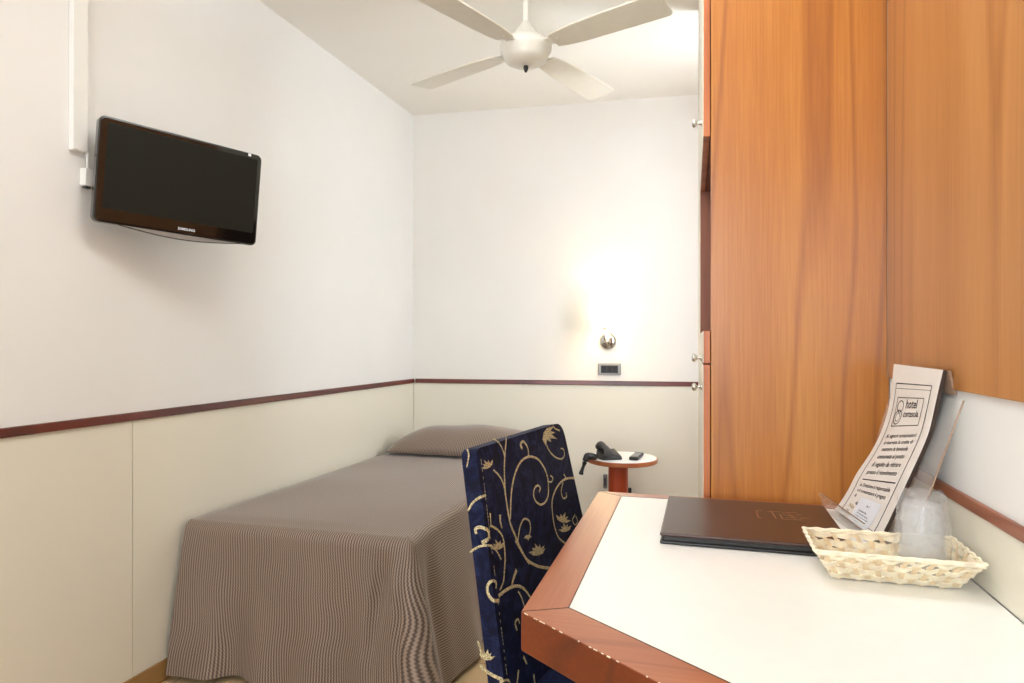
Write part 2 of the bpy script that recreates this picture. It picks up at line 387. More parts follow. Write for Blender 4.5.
def build_spread():
    bm = BM(); uvl = bm.loops.layers.uv.new('UVMap')
    def face(vs, uvs):
        f = bm.faces.new(vs); f.smooth = True
        for l, q in zip(f.loops, uvs): l[uvl].uv = q
    rc = .028
    # outline of the bed edge: front left -> front right (rounded) -> side to head
    path = []
    xl = bx0(by0); nF = 90; nS = 110
    for i in range(nF): s = i/nF; path.append((xl+(bxR-rc-xl)*s, by0, 0, -1, xl+(bxR-rc-xl)*s, None))
    for i in range(13):
        a = -PI/2 + PI/2*i/12
        path.append((bxR-rc+rc*math.cos(a), by0+rc+rc*math.sin(a), math.cos(a), math.sin(a), bxR-rc+rc*1.57*i/12, None))
    for i in range(1, nS+1): s = i/nS; path.append((bxR, by0+rc+(by1-by0-rc)*s, 1, 0, None, by0+rc+(by1-by0-rc)*s))
    rows = []; NT = 34
    for j, (x, y, nx, ny, uu, vv) in enumerate(path):
        col = []
        fcorner = math.exp(-((x-bxR)**2+(y-by0)**2)/.012)
        for k in range(NT+1):
            t = k/NT
            if t < .2:
                a = t/.2*PI/2; r = .035
                out = -r + r*math.sin(a); z = bz - r + r*math.cos(a); d = a*r
            else:
                q = (t-.2)/.8; z = (bz-.035)*(1-q)+.022*q
                if nx < .5: flare = .026*q + .05*q*math.exp(-((x-xl)/.13)**2) + .010*math.sin(x*14+1)*q + .014*math.sin(x*31+.5)*q*q + .016*math.exp(-((x+1.56)/.035)**2)*q
                else: flare = .085*q + .014*math.sin(y*9+.3)*q + .010*math.sin(y*23)*q*q
                # inverted fold at the foot corner, and one that breaks over on the front
                if 0 < nx < 1: w_ = nx; flare = (.02*(1-w_)+.085*w_)*q + .02*q
                flare += .018*math.exp(-((x-(bxR-.055))/.02)**2)*min(1, q*4)*(1-.3*q) if nx < .5 else 0
                flare -= .034*math.exp(-((x-(bxR-.10-.05*q))/.025)**2)*min(1, q*3)*(1-q*.6) if nx < .5 else 0
                if nx >= 1: flare -= .022*math.exp(-((y-by0-.11)/.04)**2)*min(1, q*3)
                out = flare; d = .055+q*(bz-.035)
            lift = .0
            col.append((Vector((x+nx*out, y+ny*out, z)), (uu if uu is not None else bxR+d, (by0-d) if vv is None else vv)))
        rows.append(col)
    for i, col in enumerate(rows):
        w_ = math.exp(-(i/7)**2)
        for k, c in enumerate(col): c[0].x -= .018*w_*max(0, k/NT-.2)
    V = [[bm.verts.new(c[0]) for c in col] for col in rows]
    for i in range(len(rows)-1):
        for k in range(NT):
            uv4 = [rows[i][k][1], rows[i+1][k][1], rows[i+1][k+1][1], rows[i][k+1][1]]
            if rows[i][k][1][1] <= by0 and rows[i+1][k][1][1] > by0: uv4 = [rows[i+1][k][1]]*2 + [rows[i+1][k+1][1]]*2
            face([V[i][k], V[i+1][k], V[i+1][k+1], V[i][k+1]], uv4)
    # top with a light unevenness and a crease in front of the pillow
    NX, NY = 40, 80; G = []
    for i in range(NX+1):
        row = []
        for j in range(NY+1):
            v = j/NY; y = by0+.033+(by1-by0-.033)*v; x = bx0(y)+(bxR-.033-bx0(y))*i/NX
            e = min(1, min(i, NX-i)/3, j/3)
            z = bz + e*(.003*math.sin(x*7+y*5)+.003*math.sin(y*9)*math.cos(x*6)) + e*.004
            row.append((bm.verts.new((x, y, z)), (x, y)))
        G.append(row)
    for i in range(NX):
        for j in range(NY):
            q = (G[i][j], G[i+1][j], G[i+1][j+1], G[i][j+1]); face([a[0] for a in q], [a[1] for a in q])
    # short turn-down at the wall side
    for j in range(NY):
        a, b = G[0][j], G[0][j+1]
        pa = a[0].co; pb = b[0].co
        c = bm.verts.new((pa.x, pa.y, pa.z-.10)); d_ = bm.verts.new((pb.x, pb.y, pb.z-.10))
        face([a[0], b[0], d_, c], [a[1], b[1], (b[1][0]-.1, b[1][1]), (a[1][0]-.1, a[1][1])])
    bmesh.ops.remove_doubles(bm, verts=bm.verts, dist=.0004)
    o = obj('bedspread', bm, 'spread')
    return tag(o, 'brown ribbed bedspread draped over the bed down to the floor', 'bedspread')
build_spread()
def build_pillow():
    bm = BM(); uvl = bm.loops.layers.uv.new('UVMap')
    cx, cy = -1.20, 3.52; a, b, c = .435, .235, .088; NX, NY = 48, 28
    def P(i, j, s):
        u = -1+2*i/NX; v = -1+2*j/NY
        h = (max(0, 1-abs(u)**3.2)**.62)*(max(0, 1-abs(v)**2.6)**.75)
        hz = c*h + .003*math.sin(u*9+v*4)*h
        x = cx + u*a*(1-.05*abs(v)**4); y = cy + v*b*(1-.07*abs(u)**4)
        return Vector((x, y, bz+.012+(hz+ (0.016+c*.75 if s > 0 else .012))*1 if s > 0 else bz+.0105+ .004*(1-h)))
    def P(i, j, s):
        u = -1+2*i/NX; v = -1+2*j/NY
        h = (max(0, 1-abs(u)**3.0)**.6)*(max(0, 1-abs(v)**2.4)**.7)
        x = cx + u*a*(1-.05*abs(v)**4); y = cy + v*b*(1-.07*abs(u)**4)
        z = bz + .022 + .13*h + .004*math.sin(u*8+v*3)*h if s > 0 else bz + .022 - .014*h
        return Vector((x, y, z))
    for s in (1, -1):
        V = [[bm.verts.new(P(i, j, s)) for j in range(NY+1)] for i in range(NX+1)]
        for i in range(NX):
            for j in range(NY):
                f = bm.faces.new((V[i][j], V[i+1][j], V[i+1][j+1], V[i][j+1])); f.smooth = True
                for l in f.loops: l[uvl].uv = (l.vert.co.x, l.vert.co.y+.3*l.vert.co.z)
    bmesh.ops.remove_doubles(bm, verts=bm.verts, dist=.0008)
    tag(obj('pillow', bm, 'spread'), 'brown covered pillow at the head of the bed against the back wall', 'pillow')
build_pillow()

# ================= DESK
DZ = .773
A = Vector((-.228, 1.668, 0)); B = Vector((-.231, .8945, 0))
# chamfer runs forward to the right; the front edge is out of view
ch = Vector((.197, -.148, 0)).normalized()
Bc = B + ch*.62
Rn = Vector((XR-.0065, Bc.y, 0)); Rf = Vector((XR-.0065, 1.668, 0))
desk = thing('desk', 'white topped desk with chamfered cherry wood border against the right wall', 'desk', (.1, 1.2, 0))
outer = [A, B, Bc, Rn, Rf]
def inset_pt(a, b, c, d1, d2):
    """b moved inward from edges a-b and b-c"""
    u = (b-a).normalized(); v = (c-b).normalized()
    n1 = Vector((-u.y, u.x, 0)); n2 = Vector((-v.y, v.x, 0))
    den = u.x*v.y-u.y*v.x
    p1 = b+n1*d1; p2 = b+n2*d2; t = ((p2.x-p1.x)*v.y-(p2.y-p1.y)*v.x)/den
    return p1+u*t
wb_ = .062
iA = inset_pt(Rf, A, B, .040, wb_); iB = inset_pt(A, B, Bc, wb_, wb_)
iC = inset_pt(B, Bc, Rn, wb_, wb_); iRn = Vector((XR-.0065, iC.y, 0)); iRf = Vector((XR-.0065, 1.628, 0))
def slab(name, pts, z0, z1, mt, par, bevel=0, mi=None):
    bm = BM(); prism(bm, [(p.x, p.y) for p in pts], z0, z1)
    return obj(name, bm, mt, par, bevel=bevel)
g = .0008
slab('white_top', [iA, iB, iC, iRn, iRf], DZ-.055, DZ-.0003, 'desk_white', desk)['label'] = 'white laminate inset of the desk top'
def border(pts, mt):
    c = sum(pts, Vector())/4; q = [c+(p-c)*(1) for p in pts]
    bm = BM(); prism(bm, [(p.x, p.y) for p in q], DZ-.055, DZ)
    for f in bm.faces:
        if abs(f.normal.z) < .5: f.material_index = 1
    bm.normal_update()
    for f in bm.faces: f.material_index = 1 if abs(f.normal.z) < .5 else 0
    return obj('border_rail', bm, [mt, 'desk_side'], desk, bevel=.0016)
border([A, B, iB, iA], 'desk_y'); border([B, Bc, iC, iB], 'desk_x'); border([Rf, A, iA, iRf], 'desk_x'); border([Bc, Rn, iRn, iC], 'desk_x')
# dark joint lines between rails and inset
bm = BM()
def joint(p, q, w=.0011):
    d = (q-p).normalized(); n = Vector((-d.y, d.x, 0))*w/2; z0, z1 = UP*(DZ-.004), UP*(DZ+.0002)
    hexa(bm, [p-n+z0, q-n+z0, q+n+z0, p+n+z0, p-n+z1, q-n+z1, q+n+z1, p+n+z1])
for p, q in ((iA, iB), (iB, iC), (iC, iRn), (iRf, iA), (A, iA), (B, iB), (Bc, iC)): joint(p, q)
obj('joint_lines', bm, 'gap', desk)
# worn pale chips along the front edge
bm = BM()
for i in range(22):
    t = random.random()**1.3*.30+.002; L_ = random.uniform(.001, .007)*(1.6 if t < .05 else 1)
    p = B+ch*t; q = p+ch*L_; n = Vector((-ch.y, ch.x, 0))
    w = random.uniform(.0003, .0009)
    hexa(bm, [p-n*.0004+UP*(DZ-w*1.3), q-n*.0004+UP*(DZ-w*1.3), q+n*w+UP*(DZ-.001), p+n*w+UP*(DZ-.001),
              p-n*.0003+UP*(DZ+.0001), q-n*.0003+UP*(DZ+.0001), q+n*w+UP*(DZ+.0003), p+n*w+UP*(DZ+.0003)])
we = obj('worn_edge', bm, 'straw', desk); we['kind'] = 'stuff'; we['label'] = 'pale chipped wear along the front edge of the border'
bm = BM(); box(bm, .26, .41, 1.60, 1.64, 0, DZ-.055); obj('support_panel', bm, 'cherry', desk, bevel=.002)
bm = BM(); box(bm, .30, .40, .55, .60, 0, DZ-.055); obj('support_panel', bm, 'cherry', desk, bevel=.002)

# ================= WARDROBE
wy = 1.672; ward = thing('wardrobe', 'tall cherry wood wardrobe with cream doors, floor to ceiling on the right wall', 'wardrobe', (.24, 2.3, 0))
fx = .0445; dx0, dx1 = .026, .0425; wz = 2.555; ydiv = 2.285; yend = 2.92
bm = BM(); box(bm, fx, XR-.002, wy, wy+.022, 0, wz); obj('side_panel', bm, 'cherry', ward, bevel=.0012)
zb, zn0, zd = 1.651, 1.177, 1.0965
bm = BM()   # carcass: back, shelves round the open niche
box(bm, XR-.012, XR-.002, wy+.022, yend, 0, wz)
box(bm, fx, XR-.012, wy+.022, ydiv, zb, zb+.02); box(bm, fx, XR-.012, wy+.022, ydiv, zn0-.02, zn0)
box(bm, fx, XR-.012, wy+.022, ydiv, zd-.006, zd+.006)
box(bm, fx, XR-.012, wy+.022, yend, wz-.02, wz); box(bm, fx, XR-.012, wy+.022, yend, 0, .02)
box(bm, dx0+.001, XR-.012, ydiv, ydiv+.018, 0, wz-.02); box(bm, fx, XR-.012, ydiv+.022, ydiv+.040, 0, wz-.02)
box(bm, fx, XR-.012, yend-.018, yend, .02, wz-.02)
obj('carcass', bm, 'cherry_dark', ward)
def door(name, y0, y1, z0, z1, knobs):
    bm = BM(); box(bm, dx0+.0012, dx1, y0, y1, z0, z1)
    o = obj(name, bm, 'cherry_edge', ward, bevel=.0006)
    bm = BM(); box(bm, dx0, dx0+.0012, y0+.0004, y1-.0004, z0+.0004, z1-.0004)
    f = obj('door_face', bm, 'doorface', o); f['label'] = 'cream front face'
    for ky, kz in knobs:
        bm = BM(); mt = frame((dx0, ky, kz), (0, 1, 0), (-1, 0, 0))
        lathe(bm, [(.0, -.001), (.008, 0), (.0075, .003), (.004, .006), (.0035, .012), (.006, .015), (.010, .018), (.0105, .022), (.007, .026), (0, .027)], mt, 20)
        obj('knob', bm, 'chrome', o, smooth=True)
door('door', wy+.003, ydiv-.002, zb, wz-.01, [(1.80, 1.724)])
door('drawer', wy+.003, ydiv-.002, zd+.002, zn0, [(1.80, 1.108)])
door('door', wy+.003, ydiv-.002, .06, zd-.002, [(1.80, 1.032)])
door('door', ydiv+.020, yend-.003, .06, wz-.01, [(2.40, 1.10)])
bm = BM(); box(bm, fx+.01, fx+.025, wy+.022, yend-.02, 0.0, .06); obj('plinth', bm, 'cherry_dark', ward)

# ================= WOOD PANEL ON RIGHT WALL
bm = BM(); box(bm, XR-.007, XR, -1.3, wy-.010, 1.069, HC-.004)
pn = obj('wall_panel', bm, 'cherry2', bevel=.0008); tag(pn, 'large cherry wood panel fixed on the right wall above the desk', 'panel')
bm = BM(); box(bm, XR-.0065, XR, wy-.0098, wy-.003, 1.069, HC-.004); obj('edge_strip', bm, 'silver', pn)['label'] = 'pale metal strip on the edge by the wardrobe'

# ================= CHAIR
T1 = at_z(470, 450, .95); T2 = at_z(560, 424, .95); T1.z = T2.z = .95
td = (T2-T1).normalized(); hn = Vector((td.y, -td.x, 0))          # hn points to the desk (front of the backrest)
lean = .15
down = (hn*lean - UP).normalized()
pnrm = td.cross(down).normalized()
if pnrm.dot(hn) < 0: pnrm = -pnrm
def pl(px, py): return on_plane(px, py, T1, pnrm)
a0 = pl(476, 449); a1 = pl(506, 700)
b0 = pl(562, 422); b1 = pl(589, 545)
b1 = b0 + (b1-b0).normalized()*((b0.z-.47)/(-(b1-b0).normalized().z))
a1 = a0 + (a1-a0).normalized()*((a0.z-.47)/(-(a1-a0).normalized().z))
seam_px = lambda py: 476 + (py-449)*(504-476)/(683-449.)
chair = thing('slipcovered_chair', 'chair in navy slipcover with gold vine pattern, pushed in at the desk', 'chair', (-.2, 1.36, 0))
def rounded_back():
    bm = BM()
    # outline in plane: near-bottom, near-top (rounded), far-top (rounded), far-bottom
    def rnd(p, c, q, r, n=7):
        u = (p-c).normalized(); v = (q-c).normalized(); s = c+u*r; e = c+v*r; o = []
        for i in range(n+1):
            t = i/n; o.append(s*(1-t)**2 + c*2*t*(1-t) + e*t*t)
        return o
    crown = pl(520, 431)
    top = [a1] + rnd(a1, a0, b0, .02) + rnd(a0, b0, b1, .04) + [b1]
    T = .034
    fr = [bm.verts.new(p) for p in top]; bk = [bm.verts.new(p - pnrm*T) for p in top]
    bm.faces.new(fr); bm.faces.new(bk[::-1])
    for i in range(len(fr)):
        j = (i+1) % len(fr); bm.faces.new((fr[i], bk[i], bk[j], fr[j]))
    return bm
def ribbon(bm, pts, w0, w1, project, off=.0009, mi=1):
    pts = smooth_path(pts, 7); P = []
    for q in pts: P.append(project(*q))
    n = len(P)
    prev = None
    for i in range(n):
        p, nn = P[i]
        t = (P[min(i+1, n-1)][0]-P[max(i-1, 0)][0])
        if t.length < 1e-7: continue
        t.normalize(); s = nn.cross(t).normalized()
        w = 1.3*(w0+(w1-w0)*i/(n-1))
        a = bm.verts.new(p+s*w/2+nn*off); b = bm.verts.new(p-s*w/2+nn*off); c = bm.verts.new(p+nn*(off+.0006))
        if prev:
            for f in ((prev[0], a, c, prev[2]), (prev[2], c, b, prev[1])):
                try: bm.faces.new(f).material_index = mi
                except ValueError: pass
        prev = (a, b, c)
near_n = -td   # side face of the backrest nearest the viewer
def proj_chair(px, py):
    if px >= seam_px(py): return pl(px, py), pnrm
    # on the narrow side face
    e = (a1-a0).normalized(); n = e.cross(pnrm).normalized()
    if n.dot(near_n) < 0: n = -n
    return on_plane(px, py, a0, n), n
def Z5(l): return [(460+x/4.71, 415+y/4.71) for x, y in l]
def Z8(l): return [(460+x/4.776, 540+y/4.776) for x, y in l]
vines = [
 (Z5([(216,102),(215,130),(210,180),(207,250),(208,300),(212,370),(222,440),(235,510),(255,560),(275,610),(300,660),(325,700)]), .0032, .0050),
 (Z5([(153,112),(180,130),(200,165),(210,205)]), .002, .003),
 (Z5([(212,375),(203,325),(182,285),(155,258)]), .0035, .003),
 (Z5([(235,490),(238,400),(245,330),(260,270),(285,220),(320,197),(360,205),(390,240),(410,290),(415,340),(413,380),(400,410),(378,422),(355,405),(345,375),(350,345),(365,332),(377,345),(370,362)]), .0042, .0034),
 (Z5([(320,195),(320,170),(312,143),(295,125),(283,140),(292,158)]), .003, .0055),
 (Z5([(410,312),(428,315),(436,297),(424,285)]), .0025, .003),
 (Z5([(405,140),(420,170),(445,197),(475,207),(490,190),(486,162),(472,158)]), .0035, .0025),
 (Z5([(538,297),(500,300),(470,320),(445,360),(432,410),(435,470),(445,530),(465,580),(505,612)]), .0042, .0036),
 (Z5([(487,278),(498,296)]), .004, .0025),
 (Z5([(484,318),(475,360),(485,392),(500,385),(498,365)]), .0025, .0035),
 (Z5([(540,470),(528,495),(540,517),(552,500),(543,475)]), .0025, .0025),
 (Z5([(270,600),(275,560),(283,520),(300,490),(325,500),(330,540),(320,575),(308,568)]), .0035, .003),
 (Z5([(38,452),(60,415),(90,390),(120,378)]), .003, .004),
 (Z5([(35,160),(42,190),(33,245)]), .003, .002),
 (Z5([(187,470),(188,500),(196,535)]), .0065, .003),
 (Z5([(140,520),(180,545),(203,590),(212,690)]), .0035, .0035),
 (Z5([(140,462),(144,515)]), .004, .002),
 (Z5([(78,560),(74,537),(98,528),(130,545),(132,582),(104,603)]), .004, .006),
 (Z5([(50,645),(90,620),(140,615),(170,640),(192,680)]), .0035, .003),
 (Z5([(434,52),(450,66),(468,74)]), .003, .003),
 (Z8([(212,40),(213,90),(210,150),(205,200),(188,240)]), .004, .003),
 (Z8([(262,0),(290,50),(320,95),(370,125),(432,135)]), .0045, .005),
 (Z8([(185,290),(160,288),(138,262),(132,222),(150,196),(170,202),(170,232)]), .0055, .0035),
 (Z8([(182,268),(220,238),(262,220),(300,230),(335,275)]), .0055, .004),
 (Z8([(275,245),(290,270),(308,325)]), .003, .003),
 (Z8([(245,215),(255,180),(268,142)]), .004, .007),
 (Z8([(270,430),(262,395),(275,378),(283,400)]), .004, .003),
 (Z8([(85,480),(98,520),(108,560)]), .003, .003),
 (Z8([(98,598),(140,635),(205,668)]), .0045, .0055),
 (Z8([(300,555),(318,592)]), .005, .003), (Z8([(278,620),(270,690)]), .005, .003), (Z8([(350,640),(356,690)]), .005, .003),
 (Z8([(190,680),(225,668),(240,690)]), .003, .003),
]
leaves = [(Z5([(130,240)])[0], 6.2, -2.2), (Z5([(405,92)])[0], 9.5, .4), (Z5([(480,495)])[0], 7, -1.2), (Z5([(495,540)])[0], 6, -1.9),
          (Z5([(316,572)])[0], 4, 1.4), (Z5([(366,640)])[0], 7, -2), (Z5([(180,622)])[0], 7, -2), (Z8([(128,560)])[0], 7.5, -1.4), (Z8([(368,62)])[0], 7.5, -1.8)]
bmv = rounded_back()
for p, w0, w1 in vines: ribbon(bmv, p, w0, w1, proj_chair)
for (cx, cy), r, ang in leaves:
    for k in range(5):
        a = ang + (k-2)*.62; l = r*(1.0 if k % 2 == 0 else .8)
        l *= 1.2; tip = (cx+l*math.cos(a), cy+l*math.sin(a)); base = (cx-.35*r*math.cos(ang), cy-.35*r*math.sin(ang))
        mid = ((tip[0]+base[0])/2, (tip[1]+base[1])/2); w = .24*r
        px_, py_ = -math.sin(a)*w, math.cos(a)*w
        vs = []
        for q in (base, (mid[0]+px_, mid[1]+py_), tip, (mid[0]-px_, mid[1]-py_)):
            pp, nn = proj_chair(*q); vs.append(bmv.verts.new(pp+nn*(.001+.0002*k)))
        bmv.faces.new(vs).material_index = 1
# stitched seam: little pale stitches down the near front edge
e = (a1-a0)
for i in range(70):
    if random.random() < .25: continue
    p = a0+e*(.02+i/70*.96)+td*.013+pnrm*.0004; u = e.normalized()*.0026; s = td*.0005
    hexa(bmv, [p-u-s, p+u-s, p+u+s, p-u+s, p-u-s+pnrm*.0006, p+u-s+pnrm*.0006, p+u+s+pnrm*.0006, p-u+s+pnrm*.0006], 1)
me_back = obj('backrest_cover', bmv, ['navy', 'gold'], chair)
md = me_back.modifiers.new('bevel', 'BEVEL'); md.width = .011; md.segments = 4; md.limit_method = 'ANGLE'; md.angle_limit = math.radians(50); md.affect = 'EDGES'
for f in me_back.data.polygons:
    if f.material_index == 0: f.use_smooth = False
# seat, skirt and legs beneath the desk
zs = .47; f0 = a1.copy(); f0.z = 0; f1 = b1.copy(); f1.z = 0
seat_d = .40
def pt(s, t, z): q = f0+(f1-f0)*s+hn*t; return Vector((q.x, q.y, z))
bm = BM(); hexa(bm, [pt(0.04, -.02, .40), pt(.96, -.02, .40), pt(.93, seat_d, .40), pt(.07, seat_d, .40), pt(0.04, -.02, zs), pt(.96, -.02, zs), pt(.93, seat_d, zs), pt(.07, seat_d, zs)])
obj('seat', bm, 'navy', chair, bevel=.02, seg=4)
bm = BM()
cor = [(0.02, -.055), (.98, -.055), (.97, seat_d+.01), (.03, seat_d+.01)]; nseg = 24; rings = []
for z in (.47, .25, .03):
    r = []
    for a in range(4):
        s0, t0 = cor[a]; s1, t1 = cor[(a+1) % 4]
        for k in range(nseg):
            q = k/nseg; w = .006*math.sin(q*PI*10)*(.47-z)/.44
            s = s0+(s1-s0)*q; t = t0+(t1-t0)*q
            if a % 2 == 0: t += w
            else: s += w*2
            r.append(bm.verts.new(pt(s, t, z)))
    rings.append(r)
for r1, r2 in zip(rings, rings[1:]):
    for i in range(len(r1)): bm.faces.new((r1[i], r1[(i+1) % len(r1)], r2[(i+1) % len(r1)], r2[i]))
obj('skirt', bm, 'navy', chair, smooth=True)
for s, t in ((.08, -.02), (.92, -.02), (.9, seat_d-.03), (.1, seat_d-.03)):
    bm = BM(); p = pt(s, t, 0); box(bm, p.x-.018, p.x+.018, p.y-.018, p.y+.018, 0, .40); obj('leg', bm, 'cherry_dark', chair)

# ================= FOLDER
fo = thing('folder', 'dark brown leather folder lying closed on the desk', 'folder', (.115, 1.41, DZ))
fm = Matrix.Translation((-.058, 1.262, DZ)) @ Matrix.Rotation(math.radians(-1), 4, 'Z')
bm = BM(); box(bm, .0, .33, 0, .308, .0006, .0056, mat=fm); obj('back_cover', bm, 'leather_edge', fo, bevel=.0022, seg=3)
bm = BM(); box(bm, .007, .322, .006, .302, .0058, .0148, mat=fm); obj('pages', bm, 'leather_edge', fo)
bm = BM(); box(bm, .0, .33, 0, .308, .015, .021, mat=fm)
top_c = obj('front_cover', bm, 'leather', fo, bevel=.0025, seg=3)
bm = BM()   # embossed emblem
def em(x0, y0, x1, y1, w=.0022):
    a, b = Vector((x0, y0, 0)), Vector((x1, y1, 0)); d = (b-a).normalized(); n = Vector((-d.y, d.x, 0))*w/2
    hexa(bm, [fm @ (q+UP*z) for z in (.0209, .0214) for q in (a-n, b-n, b+n, a+n)])
ex, ey = .185, .165
for seg_ in (((0, .055), (0, 0)), ((0, .055), (.012, .06)), ((.0, .0), (.006, -.002)), ((.022, .055), (.045, .06)), ((.03, .06), (.034, .0)), ((.044, .035), (.072, .035)), ((.044, .035), (.046, .0)), ((.046, 0), (.085, .004)), ((.05, .055), (.08, .062)), ((.062, .05), (.07, .01)), ((.075, .04), (.088, .05)), ((.08, .02), (.1, .022)), ((.056, .018), (.075, .02))):
    (x0, y0), (x1, y1) = seg_; em(ex+x0, ey+y0, ex+x1, ey+y1)
obj('emblem', bm, 'tool', top_c)['label'] = 'tooled gold brown emblem on the cover'

# ================= BASKET
bk = thing('woven_basket', 'small rectangular woven straw basket on the desk by the right wall', 'basket', (.31, 1.18, DZ))
rim = [Vector((.187, 1.238, .826)), Vector((.185, 1.107, .826)), Vector((.410, 1.100, .826)), Vector((.414, 1.240, .826))]
bot = [Vector((.217, 1.232, DZ+.003)), Vector((.217, 1.150, DZ+.003)), Vector((.392, 1.148, DZ+.003)), Vector((.394, 1.234, DZ+.003))]
def wall_pt(a, s, t):   # side a, along s, height t
    b = (a+1) % 4; lo = bot[a]*(1-s)+bot[b]*s; hi = rim[a]*(1-s)+rim[b]*s
    return lo*(1-t)+hi*t
cen = Vector((.3, 1.18, 0))
def outn(a):
    d = rim[(a+1) % 4]-rim[a]; n = d.cross(UP).normalized(); m = (rim[a]+rim[(a+1) % 4])/2-cen
    return n if n.dot(m) > 0 else -n
def strip(bm, pts, nrm, wdir, w, th=.0012, mi=0):
    prev = None
    for p, n in zip(pts, nrm):
        q = [bm.verts.new(p+wdir*w/2+n*th/2), bm.verts.new(p-wdir*w/2+n*th/2), bm.verts.new(p-wdir*w/2-n*th/2), bm.verts.new(p+wdir*w/2-n*th/2)]
        if prev:
            for k in range(4):
                f = bm.faces.new((prev[k], prev[(k+1) % 4], q[(k+1) % 4], q[k])); f.material_index = mi
        else: bm.faces.new(q[::-1]).material_index = mi
        prev = q
    bm.faces.new(prev).material_index = mi
bm = BM(); sides = {0: 7, 1: 12, 2: 7, 3: 12}
for a in range(4):
    n = sides[a]; N_ = outn(a)
    hd = (wall_pt(a, .5, 1)-wall_pt(a, .5, 0)); hd.normalize(); sd = (rim[(a+1) % 4]-rim[a]).normalized()
    face_n = sd.cross(hd).normalized(); face_n = face_n if face_n.dot(N_) > 0 else -face_n
    for r, (t, w) in enumerate(((.10, .0125), (.345, .0125), (.59, .0110), (.86, .0085))):
        pts = []; nn = []
        m = n*8
        for i in range(m+1):
            s = i/m; amp = .0024*math.sin(PI*(s*n+r))
            pts.append(wall_pt(a, s, t)+face_n*amp + hd*.0012*math.sin(s*37+r*2+a)); nn.append(face_n)
        strip(bm, pts, nn, hd, w)
    for i in range(n):
        s = (i+.5)/n
        for t0, t1, sk in ((-.02, .72, 0), (.5, 1.0, (.35 if a % 2 else 0))):
            pts = [wall_pt(a, min(1, max(0, s+(sk/n)*(t-.6)*1.6)), t)+face_n*(.0018*math.cos(PI*(i+t*4)))*(1 if t < .8 else .2) for t in [t0+(t1-t0)*k/6 for k in range(7)]]
            strip(bm, pts, [face_n]*7, sd, .0082 if t0 < 0 else .0070, mi=1)
obj('woven_sides', bm, ['straw', 'straw2'], bk)
bm = BM()
for i in range(11):
    s = (i+.5)/11; a_ = bot[0]*(1-s)+bot[3]*s; b_ = bot[1]*(1-s)+bot[2]*s
    pts = [a_*(1-k/20)+b_*(k/20)+UP*.001*math.sin(PI*(k/20*6+i)) for k in range(21)]; strip(bm, pts, [UP]*21, Vector((1, 0, 0)), .0145)
for i in range(6):
    s = (i+.5)/6; a_ = bot[0]*(1-s)+bot[1]*s; b_ = bot[3]*(1-s)+bot[2]*s
    pts = [a_*(1-k/44)+b_*(k/44)-UP*.001*math.sin(PI*(k/44*11+i)) for k in range(45)]; strip(bm, pts, [UP]*45, Vector((0, 1, 0)), .0125, mi=1)
obj('woven_bottom', bm, ['straw', 'straw2'], bk)
bm = BM()
for a in range(4):
    p, q = rim[a], rim[(a+1) % 4]; d = q-p; n_ = int(d.length/.0025)
    for sgn in (1, -1):
        pts = [p+d*(i/n_)+UP*.0006*math.sin(i*.62+sgn)+d.normalized().cross(UP)*.0012*math.cos(i*.62+(0 if sgn > 0 else PI)) + UP*sgn*.0016 for i in range(n_+1)]
        tube(bm, pts, .0024, 6)
obj('rim', bm, 'straw', bk)

# ================= TUMBLER (in film wrap, standing in the basket)
gx, gy = .355, 1.19; gz = DZ+.007
gl = thing('tumbler', 'clear drinking tumbler turned upside down in plastic film, standing in the basket', 'glass', (gx, gy, gz))
mt = Matrix.Translation((gx, gy, gz))
bm = BM(); lathe(bm, [(.034, 0), (.0345, .002), (.0275, .112), (.0265, .114), (0, .115)], mt, 40)
lathe(bm, [(.034, 0), (.0325, .001), (.0262, .100), (.0, .101)], mt, 40); obj('glass_body', bm, 'glass', gl, smooth=True)
bm = BM(); rings = []
NZ, NA = 22, 72
for k in range(NZ+1):
    t = k/NZ; z = .001+.131*t; r0 = .0385-.0060*t + .003*math.sin(t*PI)
    r = []
    for i in range(NA):
        a = 2*PI*i/NA
        rr = r0 + .0011*math.sin(a*7+t*5) + .0009*math.sin(a*17-t*9) + .0012*math.sin(t*40+a*3)*(1 if t < .5 else .4)
        if t > .93: rr *= 1-(t-.93)*1.2
        r.append(bm.verts.new(mt @ Vector((rr*math.cos(a), rr*.93*math.sin(a), z+.0016*math.sin(a*5)*t))))
    rings.append(r)
for r1, r2 in zip(rings, rings[1:]):
    for i in range(NA): bm.faces.new((r1[i], r1[(i+1) % NA], r2[(i+1) % NA], r2[i]))
tc_ = bm.verts.new(mt @ Vector((0, 0, .126)))
for i in range(NA): bm.faces.new((rings[-1][i], rings[-1][(i+1) % NA], tc_))
def film_mat():
    m, nt, b = new_mat('film_wrap'); L = nt.links.new; N = nt.nodes.new
    b.inputs['Base Color'].default_value = (.92, .91, .9, 1); b.inputs['Roughness'].default_value = .18; b.inputs['Coat Weight'].default_value = 1
    tc = N('ShaderNodeTexCoord'); n = N('ShaderNodeTexNoise'); n.inputs['Scale'].default_value = 60; n.inputs['Detail'].default_value = 3; n.inputs['Distortion'].default_value = 1
    L(tc.outputs['Object'], n.inputs['Vector'])
    mr = N('ShaderNodeMapRange'); mr.inputs['From Min'].default_value = .42; mr.inputs['From Max'].default_value = .75; mr.inputs['To Min'].default_value = .10; mr.inputs['To Max'].default_value = .32
    L(n.outputs['Fac'], mr.inputs['Value']); L(mr.outputs[0], b.inputs['Alpha'])
    bp = N('ShaderNodeBump'); bp.inputs['Strength'].default_value = .5; bp.inputs['Distance'].default_value = .002; L(n.outputs['Fac'], bp.inputs['Height']); L(bp.outputs['Normal'], b.inputs['Normal'])
    return m
M['film'] = film_mat()
